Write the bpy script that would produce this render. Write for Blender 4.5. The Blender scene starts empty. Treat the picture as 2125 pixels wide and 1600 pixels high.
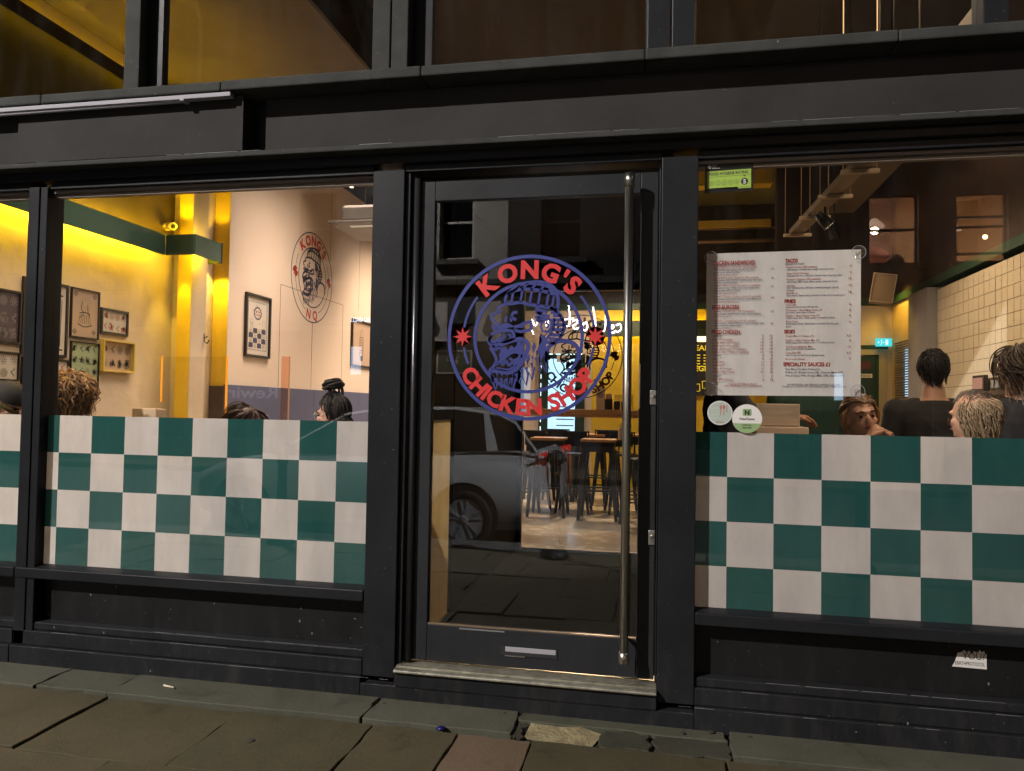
# Night view of a fried chicken shop front: black timber shopfront, checkered window films,
# lit interior behind the glass and the street it faces (seen mirrored in the panes).
import bpy, bmesh, math, random
from mathutils import Vector, Matrix
S = bpy.context.scene
COL = S.collection
rnd = random.Random(7)
PI = math.pi
# ------------------------------------------------------------------ camera, world, light, exposure
cam = bpy.data.cameras.new("camera"); camo = bpy.data.objects.new("camera", cam); COL.objects.link(camo)
def cam_axes(yaw, pitch, roll):
    f = Vector((math.sin(yaw)*math.cos(pitch), math.cos(yaw)*math.cos(pitch), math.sin(pitch)))
    r = Vector((math.cos(yaw), -math.sin(yaw), 0)); u = r.cross(f)
    c, s = math.cos(roll), math.sin(roll)
    return c*r + s*u, c*u - s*r, f
_r, _u, _f = cam_axes(-0.195091, 0.030508, 0.016563)
camo.matrix_world = Matrix(((_r.x, _u.x, -_f.x, 0.62522), (_r.y, _u.y, -_f.y, -3.48998), (_r.z, _u.z, -_f.z, 1.42318), (0, 0, 0, 1)))
cam.sensor_width = 36; cam.lens = 36*1550/2125; cam.clip_start = .05; cam.clip_end = 300
S.camera = camo
W = bpy.data.worlds.new("World"); S.world = W; W.use_nodes = True
_nt = W.node_tree; _bg = _nt.nodes["Background"]
_sky = _nt.nodes.new("ShaderNodeTexSky"); _sky.sky_type = 'NISHITA'; _sky.sun_disc = False
_sky.sun_elevation = math.radians(-4); _sky.sun_rotation = math.radians(200)
_nt.links.new(_sky.outputs[0], _bg.inputs[0]); _bg.inputs[1].default_value = 0.06
S.view_settings.view_transform = 'Standard'; S.view_settings.look = 'None'
S.view_settings.exposure = 0; S.view_settings.gamma = 1; S.view_settings.use_curve_mapping = False
S.render.engine = 'CYCLES'
cy = S.cycles
cy.use_denoising = True; cy.max_bounces = 7; cy.diffuse_bounces = 3; cy.glossy_bounces = 4
cy.transparent_max_bounces = 24; cy.transmission_bounces = 6; cy.sample_clamp_indirect = 3; cy.caustics_reflective = False
cy.caustics_refractive = False; cy.sample_clamp_direct = 0
def lamp(kind, name, loc, power, color, size=.1, target=None, spot=None, blend=.6, sy=None, spread=None):
    L = bpy.data.lights.new(name, kind); o = bpy.data.objects.new(name, L); COL.objects.link(o)
    L.energy = power; L.color = color; o.location = loc
    if kind == 'AREA':
        L.size = size
        if spread: L.spread = math.radians(spread)
        if sy: L.shape = 'RECTANGLE'; L.size_y = sy
    else: L.shadow_soft_size = size
    if spot: L.spot_size = math.radians(spot); L.spot_blend = blend
    if target is not None:
        o.rotation_euler = (Vector(target)-Vector(loc)).to_track_quat('-Z', 'Y').to_euler()
    return o
# ------------------------------------------------------------------ helpers
def link(o): COL.objects.link(o); return o
def tag(o, label=None, cat=None, group=None, kind=None):
    for k, v in (('label', label), ('category', cat), ('group', group), ('kind', kind)):
        if v: o[k] = v
    return o
def empty(name, loc, label=None, cat=None, group=None, kind=None, rz=0):
    o = bpy.data.objects.new(name, None); o.location = loc; o.rotation_euler = (0, 0, rz); o.empty_display_size = .1
    link(o); return tag(o, label, cat, group, kind)
def mesh_obj(name, me, parent=None, world=True):
    o = bpy.data.objects.new(name, me); link(o)
    if parent is not None:
        o.parent = parent
        if world:
            m = Matrix.LocRotScale(parent.location, parent.rotation_euler, parent.scale)
            if parent.parent is not None and parent.type == 'MESH': m = Matrix.Identity(4)
            o.matrix_parent_inverse = m.inverted()
    return o
class MB:
    def __init__(s): s.v = []; s.f = []; s.m = []; s.mi = 0; s.sm = []; s.smooth = False
    def _f(s, idx): s.f.append(idx); s.m.append(s.mi); s.sm.append(s.smooth)
    def box(s, x0, x1, y0, y1, z0, z1):
        b = len(s.v)
        s.v += [(x0,y0,z0),(x1,y0,z0),(x1,y1,z0),(x0,y1,z0),(x0,y0,z1),(x1,y0,z1),(x1,y1,z1),(x0,y1,z1)]
        for q in ((0,3,2,1),(4,5,6,7),(0,1,5,4),(1,2,6,5),(2,3,7,6),(3,0,4,7)): s._f([b+i for i in q])
        return s
    def bar(s, a, b, w, h, up=(0,0,1)):
        a = Vector(a); b = Vector(b); d = (b-a).normalized(); u = Vector(up)
        if abs(d.dot(u)) > .98: u = Vector((0,1,0))
        x = d.cross(u).normalized(); u = x.cross(d)
        i0 = len(s.v)
        for p in (a, b):
            for sx, sz in ((-1,-1),(1,-1),(1,1),(-1,1)): s.v.append(tuple(p + x*sx*w/2 + u*sz*h/2))
        for q in ((0,1,2,3),(7,6,5,4),(0,4,5,1),(1,5,6,2),(2,6,7,3),(3,7,4,0)): s._f([i0+i for i in q])
        return s
    def quad(s, a, b, c, d):
        i = len(s.v); s.v += [tuple(a),tuple(b),tuple(c),tuple(d)]; s._f([i,i+1,i+2,i+3]); return s
    def poly(s, pts):
        i = len(s.v); s.v += [tuple(p) for p in pts]; s._f(list(range(i, i+len(pts)))); return s
    def prism(s, pts, d):
        d = Vector(d); n = len(pts); i = len(s.v)
        s.v += [tuple(p) for p in pts] + [tuple(Vector(p)+d) for p in pts]
        s._f(list(range(i+n-1, i-1, -1))); s._f(list(range(i+n, i+2*n)))
        for k in range(n): s._f([i+k, i+(k+1)%n, i+n+(k+1)%n, i+n+k])
        return s
    def tube(s, path, r, n=10, cap=True, closed=False):
        path = [Vector(p) for p in path]; rs = r if isinstance(r, (list, tuple)) else [r]*len(path)
        rings = []; N = len(path); ref = None
        for k, p in enumerate(path):
            a = path[(k-1) % N] if (k > 0 or closed) else p
            b = path[(k+1) % N] if (k < N-1 or closed) else p
            t = (b-a).normalized()
            if ref is None: ref = Vector((0,0,1)) if abs(t.z) < .9 else Vector((1,0,0))
            x = ref - t*ref.dot(t)
            if x.length < 1e-4: x = t.orthogonal()
            x.normalize(); ref = x; y = t.cross(x)
            i = len(s.v); rings.append(i)
            for j in range(n):
                q = 2*PI*j/n; s.v.append(tuple(p + (x*math.cos(q)+y*math.sin(q))*rs[k]))
        old = s.smooth; s.smooth = True
        for k in range(N if closed else N-1):
            i0 = rings[k]; i1 = rings[(k+1) % N]
            for j in range(n): s._f([i0+j, i0+(j+1)%n, i1+(j+1)%n, i1+j])
        s.smooth = False
        if cap and not closed:
            s._f([rings[0]+j for j in range(n-1,-1,-1)]); s._f([rings[-1]+j for j in range(n)])
        s.smooth = old
        return s
    def lathe(s, prof, c, n=20, axis='z', smooth=True):
        i = len(s.v)
        for r, h in prof:
            for j in range(n):
                q = 2*PI*j/n; a, b = r*math.cos(q), r*math.sin(q)
                s.v.append((c[0]+a, c[1]+b, c[2]+h) if axis == 'z' else ((c[0]+a, c[1]+h, c[2]+b) if axis == 'y' else (c[0]+h, c[1]+a, c[2]+b)))
        old = s.smooth; s.smooth = smooth
        for k in range(len(prof)-1):
            for j in range(n): s._f([i+k*n+j, i+k*n+(j+1)%n, i+(k+1)*n+(j+1)%n, i+(k+1)*n+j])
        s.smooth = False
        if prof[0][0] > 1e-5: s._f([i+j for j in range(n-1,-1,-1)])
        if prof[-1][0] > 1e-5: s._f([i+(len(prof)-1)*n+j for j in range(n)])
        s.smooth = old
        return s
    def sphere(s, c, r, n=12, m=8, sc=(1,1,1)):
        i = len(s.v)
        for a in range(m+1):
            t = PI*a/m
            for b in range(n):
                q = 2*PI*b/n
                s.v.append((c[0]+r*sc[0]*math.sin(t)*math.cos(q), c[1]+r*sc[1]*math.sin(t)*math.sin(q), c[2]+r*sc[2]*math.cos(t)))
        old = s.smooth; s.smooth = True
        for a in range(m):
            for b in range(n): s._f([i+a*n+b, i+(a+1)*n+b, i+(a+1)*n+(b+1)%n, i+a*n+(b+1)%n])
        s.smooth = old
        return s
    def mesh(s, name, mats):
        me = bpy.data.meshes.new(name); me.from_pydata(s.v, [], s.f)
        for m in (mats if isinstance(mats, (list, tuple)) else [mats]): me.materials.append(m)
        me.polygons.foreach_set('material_index', s.m); me.polygons.foreach_set('use_smooth', s.sm)
        me.validate(); me.update(); return me
    def build(s, name, mats, parent=None, bevel=0, fix=True, world=True):
        me = s.mesh(name, mats)
        if fix:
            bm = bmesh.new(); bm.from_mesh(me); bmesh.ops.recalc_face_normals(bm, faces=bm.faces); bm.to_mesh(me); bm.free()
        o = mesh_obj(name, me, parent, world)
        if bevel:
            b = o.modifiers.new('bevel', 'BEVEL'); b.width = bevel; b.segments = 2; b.limit_method = 'ANGLE'; b.angle_limit = .7
        return o
def bx(name, mats, parent, *c, bevel=0): return MB().box(*c).build(name, mats, parent, bevel)
# ------------------------------------------------------------------ materials
def node_mat(name):
    m = bpy.data.materials.new(name); m.use_nodes = True
    nt = m.node_tree; p = nt.nodes['Principled BSDF']
    return m, nt, p
def N(nt, t, **kw):
    n = nt.nodes.new(t)
    for k, v in kw.items():
        if k in n.inputs: n.inputs[k].default_value = v
        else: setattr(n, k, v)
    return n
def mat(name, col, rough=.6, metal=0, var=0, vscale=6, bump=0, bscale=40, coat=0, emit=None, es=0, col2=None, stretch=None, spec=.5, rvar=0, alpha=None, detail=5, thresh=None):
    m, nt, p = node_mat(name); L = nt.links.new
    p.inputs['Base Color'].default_value = (*col, 1); p.inputs['Roughness'].default_value = rough
    p.inputs['Metallic'].default_value = metal; p.inputs['Coat Weight'].default_value = coat; p.inputs['Coat Roughness'].default_value = .08
    p.inputs['Specular IOR Level'].default_value = spec
    if emit: p.inputs['Emission Color'].default_value = (*emit, 1); p.inputs['Emission Strength'].default_value = es
    tc = N(nt, 'ShaderNodeTexCoord'); vec = tc.outputs['Object']
    if stretch:
        mp = N(nt, 'ShaderNodeMapping'); mp.inputs['Scale'].default_value = stretch; L(vec, mp.inputs[0]); vec = mp.outputs[0]
    if var or col2 or rvar:
        no = N(nt, 'ShaderNodeTexNoise', Scale=vscale, Detail=detail, Roughness=.62); L(vec, no.inputs['Vector'])
        fac = no.outputs['Fac']
        if thresh:
            mr = N(nt, 'ShaderNodeMapRange'); mr.inputs['From Min'].default_value = thresh[0]; mr.inputs['From Max'].default_value = thresh[1]; L(fac, mr.inputs[0]); fac = mr.outputs[0]
        if col2:
            mx = N(nt, 'ShaderNodeMix', data_type='RGBA'); mx.inputs['A'].default_value = (*col, 1); mx.inputs['B'].default_value = (*col2, 1)
            for s_ in mx.inputs:
                pass
            L(fac, mx.inputs[0]); mx.inputs[6].default_value = (*col, 1); mx.inputs[7].default_value = (*col2, 1)
            src = mx.outputs[2]
        else:
            src = None
        if var:
            hs = N(nt, 'ShaderNodeHueSaturation'); mr2 = N(nt, 'ShaderNodeMapRange')
            mr2.inputs['From Min'].default_value = .3; mr2.inputs['From Max'].default_value = .7
            mr2.inputs['To Min'].default_value = 1-var; mr2.inputs['To Max'].default_value = 1+var
            L(no.outputs['Fac'], mr2.inputs[0]); L(mr2.outputs[0], hs.inputs['Value']); hs.inputs['Color'].default_value = (*col, 1)
            if src: L(src, hs.inputs['Color'])
            src = hs.outputs[0]
        if src: L(src, p.inputs['Base Color'])
        if rvar:
            mr3 = N(nt, 'ShaderNodeMapRange'); mr3.inputs['From Min'].default_value = .3; mr3.inputs['From Max'].default_value = .7
            mr3.inputs['To Min'].default_value = max(.02, rough-rvar); mr3.inputs['To Max'].default_value = min(1, rough+rvar)
            L(no.outputs['Fac'], mr3.inputs[0]); L(mr3.outputs[0], p.inputs['Roughness'])
    if bump:
        nb = N(nt, 'ShaderNodeTexNoise', Scale=bscale, Detail=6, Roughness=.6); L(vec, nb.inputs['Vector'])
        b = N(nt, 'ShaderNodeBump'); b.inputs['Strength'].default_value = bump; b.inputs['Distance'].default_value = .01
        L(nb.outputs['Fac'], b.inputs['Height']); L(b.outputs[0], p.inputs['Normal'])
    return m
def emission(name, col, s):
    m, nt, p = node_mat(name); p.inputs['Base Color'].default_value = (0, 0, 0, 1); p.inputs['Specular IOR Level'].default_value = 0
    p.inputs['Emission Color'].default_value = (*col, 1); p.inputs['Emission Strength'].default_value = s; return m
def glass(name, tint=(1, 1, 1), boost=1.0, rough=0.0, dirt=0.0):
    m, nt, p = node_mat(name); nt.nodes.remove(p); L = nt.links.new
    out = nt.nodes['Material Output']
    lw = N(nt, 'ShaderNodeLayerWeight'); lw.inputs[0].default_value = .5; pw = N(nt, 'ShaderNodeMath', operation='POWER'); pw.inputs[1].default_value = 5
    L(lw.outputs['Facing'], pw.inputs[0]); fr = N(nt, 'ShaderNodeMath', operation='MULTIPLY_ADD'); fr.inputs[1].default_value = .96; fr.inputs[2].default_value = .04; L(pw.outputs[0], fr.inputs[0])
    tr = N(nt, 'ShaderNodeBsdfTransparent'); tr.inputs[0].default_value = (*tint, 1)
    gl = N(nt, 'ShaderNodeBsdfGlossy'); gl.inputs['Roughness'].default_value = rough
    mu = N(nt, 'ShaderNodeMath', operation='MULTIPLY'); mu.inputs[1].default_value = boost; mu.use_clamp = True
    L(fr.outputs[0], mu.inputs[0])
    mx = N(nt, 'ShaderNodeMixShader'); L(mu.outputs[0], mx.inputs[0]); L(tr.outputs[0], mx.inputs[1]); L(gl.outputs[0], mx.inputs[2])
    res = mx.outputs[0]
    if dirt:
        tc = N(nt, 'ShaderNodeTexCoord'); no = N(nt, 'ShaderNodeTexNoise', Scale=3, Detail=8, Roughness=.7); mp = N(nt, 'ShaderNodeMapping')
        mp.inputs['Scale'].default_value = (3, 1, .6); L(tc.outputs['Object'], mp.inputs[0]); L(mp.outputs[0], no.inputs['Vector'])
        mr = N(nt, 'ShaderNodeMapRange'); mr.inputs['From Min'].default_value = .45; mr.inputs['From Max'].default_value = .8; mr.inputs['To Max'].default_value = dirt
        L(no.outputs['Fac'], mr.inputs[0])
        df = N(nt, 'ShaderNodeBsdfDiffuse'); df.inputs[0].default_value = (.5, .48, .45, 1)
        m2 = N(nt, 'ShaderNodeMixShader'); L(mr.outputs[0], m2.inputs[0]); L(res, m2.inputs[1]); L(df.outputs[0], m2.inputs[2]); res = m2.outputs[0]
    L(res, out.inputs[0]); return m
def film(name, col, trans):
    m, nt, p = node_mat(name); nt.nodes.remove(p); L = nt.links.new; out = nt.nodes['Material Output']
    tc = N(nt, 'ShaderNodeTexCoord'); no = N(nt, 'ShaderNodeTexNoise', Scale=4, Detail=9, Roughness=.7); mp = N(nt, 'ShaderNodeMapping'); mp.inputs['Scale'].default_value = (1.6, 1, .5); L(tc.outputs['Object'], mp.inputs[0]); L(mp.outputs[0], no.inputs['Vector'])
    mr = N(nt, 'ShaderNodeMapRange'); mr.inputs['From Min'].default_value = .3; mr.inputs['From Max'].default_value = .7; mr.inputs['To Min'].default_value = .84; mr.inputs['To Max'].default_value = 1.08
    L(no.outputs['Fac'], mr.inputs[0])
    hs = N(nt, 'ShaderNodeHueSaturation'); hs.inputs['Color'].default_value = (*col, 1); L(mr.outputs[0], hs.inputs['Value'])
    d = N(nt, 'ShaderNodeBsdfDiffuse'); t = N(nt, 'ShaderNodeBsdfTranslucent'); L(hs.outputs[0], d.inputs[0]); L(hs.outputs[0], t.inputs[0])
    mx = N(nt, 'ShaderNodeMixShader'); mx.inputs[0].default_value = trans; L(d.outputs[0], mx.inputs[1]); L(t.outputs[0], mx.inputs[2])
    L(mx.outputs[0], out.inputs[0]); return m
M = {}
def paint(name, col, rough, scuff=.5, sc=1.0, spec=.22):
    # painted timber: brush-marked, chipped and dusty here and there
    m, nt, p = node_mat(name); L = nt.links.new
    tc = N(nt, 'ShaderNodeTexCoord')
    n1 = N(nt, 'ShaderNodeTexNoise', Scale=1.7*sc, Detail=6, Roughness=.6); L(tc.outputs['Object'], n1.inputs['Vector'])
    n2 = N(nt, 'ShaderNodeTexNoise', Scale=55, Detail=3, Roughness=.7); L(tc.outputs['Object'], n2.inputs['Vector'])
    r1 = N(nt, 'ShaderNodeMapRange'); r1.inputs['From Min'].default_value = .25; r1.inputs['From Max'].default_value = .75; r1.inputs['To Min'].default_value = .72; r1.inputs['To Max'].default_value = 1.3
    L(n1.outputs['Fac'], r1.inputs[0])
    hs = N(nt, 'ShaderNodeHueSaturation'); hs.inputs['Color'].default_value = (*col, 1); L(r1.outputs[0], hs.inputs['Value'])
    r2 = N(nt, 'ShaderNodeMapRange'); r2.inputs['From Min'].default_value = .70; r2.inputs['From Max'].default_value = .74; r2.inputs['To Max'].default_value = scuff; L(n2.outputs['Fac'], r2.inputs[0])
    mx = N(nt, 'ShaderNodeMix', data_type='RGBA'); L(r2.outputs[0], mx.inputs[0]); L(hs.outputs[0], mx.inputs[6]); mx.inputs[7].default_value = (.30, .29, .27, 1)
    # dusty splash marks low down and pale drip streaks
    sx = N(nt, 'ShaderNodeSeparateXYZ'); L(tc.outputs['Object'], sx.inputs[0])
    rz = N(nt, 'ShaderNodeMapRange'); rz.inputs['From Min'].default_value = .0; rz.inputs['From Max'].default_value = .42; rz.inputs['To Min'].default_value = 1.0; rz.inputs['To Max'].default_value = .12; L(sx.outputs[2], rz.inputs[0])
    mp2 = N(nt, 'ShaderNodeMapping'); mp2.inputs['Scale'].default_value = (9, 9, 2.2); L(tc.outputs['Object'], mp2.inputs[0])
    n4 = N(nt, 'ShaderNodeTexNoise', Scale=1.6, Detail=9, Roughness=.72); L(mp2.outputs[0], n4.inputs['Vector'])
    r4 = N(nt, 'ShaderNodeMapRange'); r4.inputs['From Min'].default_value = .48; r4.inputs['From Max'].default_value = .78; r4.inputs['To Max'].default_value = .30; L(n4.outputs['Fac'], r4.inputs[0])
    mm = N(nt, 'ShaderNodeMath', operation='MULTIPLY'); L(r4.outputs[0], mm.inputs[0]); L(rz.outputs[0], mm.inputs[1])
    mx2 = N(nt, 'ShaderNodeMix', data_type='RGBA'); L(mm.outputs[0], mx2.inputs[0]); L(mx.outputs[2], mx2.inputs[6]); mx2.inputs[7].default_value = (.10, .095, .08, 1)
    L(mx2.outputs[2], p.inputs['Base Color']); p.inputs['Specular IOR Level'].default_value = spec
    r3 = N(nt, 'ShaderNodeMapRange'); r3.inputs['To Min'].default_value = rough-.12; r3.inputs['To Max'].default_value = rough+.15; L(n1.outputs['Fac'], r3.inputs[0]); L(r3.outputs[0], p.inputs['Roughness'])
    mp = N(nt, 'ShaderNodeMapping'); mp.inputs['Scale'].default_value = (30, 30, 30); L(tc.outputs['Object'], mp.inputs[0])
    n3 = N(nt, 'ShaderNodeTexNoise', Scale=1.0, Detail=5); L(mp.outputs[0], n3.inputs['Vector'])
    b = N(nt, 'ShaderNodeBump'); b.inputs['Strength'].default_value = .12; b.inputs['Distance'].default_value = .004; L(n3.outputs['Fac'], b.inputs['Height']); L(b.outputs[0], p.inputs['Normal'])
    return m
M['black'] = paint('black_timber_paint', (.0150, .016, .019), .40, spec=.15)
M['panel'] = paint('charcoal_panel_paint', (.0095, .0098, .0108), .42)
M['fascia'] = paint('charcoal_fascia_paint', (.042, .040, .0405), .78, .3, spec=.05)
M['sillp'] = paint('weathered_sill_paint', (.050, .052, .050), .75, .9, 4, spec=.06)
M['door'] = paint('door_paint', (.023, .0245, .028), .36, .4)
M['alu'] = mat('brushed_aluminium', (.62, .60, .56), .34, 1, var=.1, vscale=30)
M['steel'] = mat('brushed_steel', (.55, .52, .47), .30, 1, var=.08, vscale=40, stretch=(40, 40, 1), bump=.02)
M['thresh'] = mat('worn_threshold_aluminium', (.45, .43, .36), .45, .85, var=.35, vscale=18, bump=.2, bscale=60)
M['glass'] = glass('window_glass', boost=1.3, dirt=.012)
M['dglass'] = glass('door_glass', tint=(.88, .90, .92), boost=2.0)
M['white_film'] = film('white_window_film', (.74, .70, .68), .32)
M['green_film'] = film('green_window_film', (.026, .105, .10), .22)
M['white'] = mat('white_print', (.74, .72, .70), .55)
M['paper'] = film('menu_paper', (.80, .77, .75), .25)
M['red'] = mat('red_vinyl', (.58, .022, .026), .5)
M['blue'] = mat('blue_vinyl', (.026, .036, .21), .5)
M['red_d'] = mat('dark_red_print', (.40, .03, .022), .6)
M['navy'] = mat('navy_print', (.03, .035, .075), .6)
M['ink'] = mat('black_ink', (.02, .02, .022), .6)
M['red_t'] = mat('red_menu_ink', (.30, .014, .014), .6)
M['navy_t'] = mat('navy_menu_ink', (.02, .026, .085), .6)
M['white_pl'] = mat('white_plastic', (.36, .35, .39), .7, spec=.1)
# ------------------------------------------------------------------ flat artwork helpers
def frame3(o, ex, ey, s=1.0):
    o, ex, ey = Vector(o), Vector(ex), Vector(ey)
    return lambda u, v, k=0.0: tuple(o + ex*(u*s) + ey*(v*s) + ex.cross(ey).normalized()*k)
def smooth(pts, n=5, closed=False):
    if len(pts) < 3: return [tuple(p) for p in pts]
    P = [Vector((p[0], p[1], 0)) for p in pts]; out = []; L = len(P)
    rng = range(L if closed else L-1)
    for i in rng:
        p0 = P[(i-1) % L] if (i or closed) else P[0]; p1 = P[i]; p2 = P[(i+1) % L]; p3 = P[(i+2) % L] if (i+2 < L or closed) else p2
        for k in range(n):
            t = k/n
            q = .5*((2*p1) + (p2-p0)*t + (2*p0-5*p1+4*p2-p3)*t*t + (3*p1-p0-3*p2+p3)*t**3)
            out.append((q.x, q.y))
    if not closed: out.append((P[-1].x, P[-1].y))
    return out
def stroke(mb, fr, pts, w, closed=False, sm=5, taper=False, k=0.0):
    P = smooth(pts, sm, closed) if sm else [tuple(p) for p in pts]
    n = len(P); i0 = len(mb.v)
    for i in range(n):
        a = P[(i-1) % n] if (i or closed) else P[i]; b = P[(i+1) % n] if (i < n-1 or closed) else P[i]
        dx, dy = b[0]-a[0], b[1]-a[1]; l = math.hypot(dx, dy) or 1
        nx, ny = -dy/l, dx/l
        ww = w/2*(1 if not taper else max(.15, math.sin(PI*min(1, .12+.88*(1-i/max(1, n-1))))))
        mb.v.append(fr(P[i][0]+nx*ww, P[i][1]+ny*ww, k)); mb.v.append(fr(P[i][0]-nx*ww, P[i][1]-ny*ww, k))
    for i in range(n if closed else n-1):
        j = (i+1) % n; mb._f([i0+2*i, i0+2*i+1, i0+2*j+1, i0+2*j])
def arc(r, a0, a1, n=40, c=(0, 0)):
    return [(c[0]+r*math.cos(math.radians(a0+(a1-a0)*i/n)), c[1]+r*math.sin(math.radians(a0+(a1-a0)*i/n))) for i in range(n+1)]
def fill(mb, fr, pts, sm=0, k=0.0):
    P = smooth(pts, sm, True) if sm else pts
    bm = bmesh.new(); vs = [bm.verts.new((p[0], p[1], 0)) for p in P]
    try:
        f = bm.faces.new(vs); r = bmesh.ops.triangulate(bm, faces=[f]); bm.verts.index_update(); i0 = len(mb.v)
        mb.v += [fr(v.co.x, v.co.y, k) for v in bm.verts]
        for f in bm.faces: mb._f([i0+v.index for v in f.verts])
    except ValueError: pass
    bm.free()
_tc = {}
def text2d(s, bold=0.0, sx=1.0):
    key = (s, bold)
    if key not in _tc:
        c = bpy.data.curves.new('t', 'FONT'); c.body = s; c.size = 1; c.offset = bold; c.resolution_u = 3
        o = bpy.data.objects.new('t', c); me = bpy.data.meshes.new_from_object(o)
        vs = [(v.co.x, v.co.y) for v in me.vertices]; fs = [list(p.vertices) for p in me.polygons]
        bpy.data.objects.remove(o); bpy.data.curves.remove(c); bpy.data.meshes.remove(me); _tc[key] = (vs, fs)
    return _tc[key]
def text(mb, fr, s, x, y, h, bold=0.0, align='l', width=None, k=0.0, fn=None):
    vs, fs = text2d(s, bold)
    if not vs: return 0
    x0 = min(v[0] for v in vs); x1 = max(v[0] for v in vs); sc = h/.727; sx = sc
    if width: sx = width/(x1-x0)
    off = {'l': -x0, 'c': -(x0+x1)/2, 'r': -x1}[align]; i0 = len(mb.v)
    for v in vs:
        u, w = x+(v[0]+off)*sx, y+v[1]*sc
        if fn: u, w = fn(u, w)
        mb.v.append(fr(u, w, k))
    for f in fs: mb._f([i0+i for i in f])
    return (x1-x0)*sx
def ring_text(mb, fr, s, r, mid, h, spread, bold=.03, inside=False, k=0.0, wf=1.0, split=None):
    if split is not None: split.append(MB()); mb = split[-1]
    # letters round a ring: mid = angle of the middle of the word, spread = angle between the first and last letter
    ws = []
    for ch in s:
        vs, _ = text2d(ch, bold); ws.append((max(v[0] for v in vs)-min(v[0] for v in vs)) if vs else .3)
    gap = .12; tot = sum(ws)+gap*(len(s)-1); pos = 0; 
    for ch, w in zip(s, ws):
        t = (pos+w/2)/tot-.5; pos += w+gap
        a = math.radians(mid - spread*t) if not inside else math.radians(mid + spread*t)
        if ch == ' ': continue
        rot = a-PI/2 if not inside else a+PI/2
        ca, sa = math.cos(rot), math.sin(rot); cx, cyy = r*math.cos(a), r*math.sin(a)
        vs, fs = text2d(ch, bold); x0 = min(v[0] for v in vs); x1 = max(v[0] for v in vs); sc = h/.727; i0 = len(mb.v)
        for v in vs:
            u = (v[0]-(x0+x1)/2)*sc*wf; q = (v[1]-.3635)*sc
            mb.v.append(fr(cx+u*ca-q*sa, cyy+u*sa+q*ca, k))
        for f in fs: mb._f([i0+i for i in f])
        if split is not None: split.append(MB()); mb = split[-1]
def star(mb, fr, c, r0, r1, n=8, k=0.0, rot=0):
    fill(mb, fr, [(c[0]+(r0 if i % 2 == 0 else r1)*math.cos(PI*i/n+rot), c[1]+(r0 if i % 2 == 0 else r1)*math.sin(PI*i/n+rot)) for i in range(2*n)], k=k)
def nq(x, y): return ((x-450)/345, -(y-810-(x-450)*.354)/718)
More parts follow.
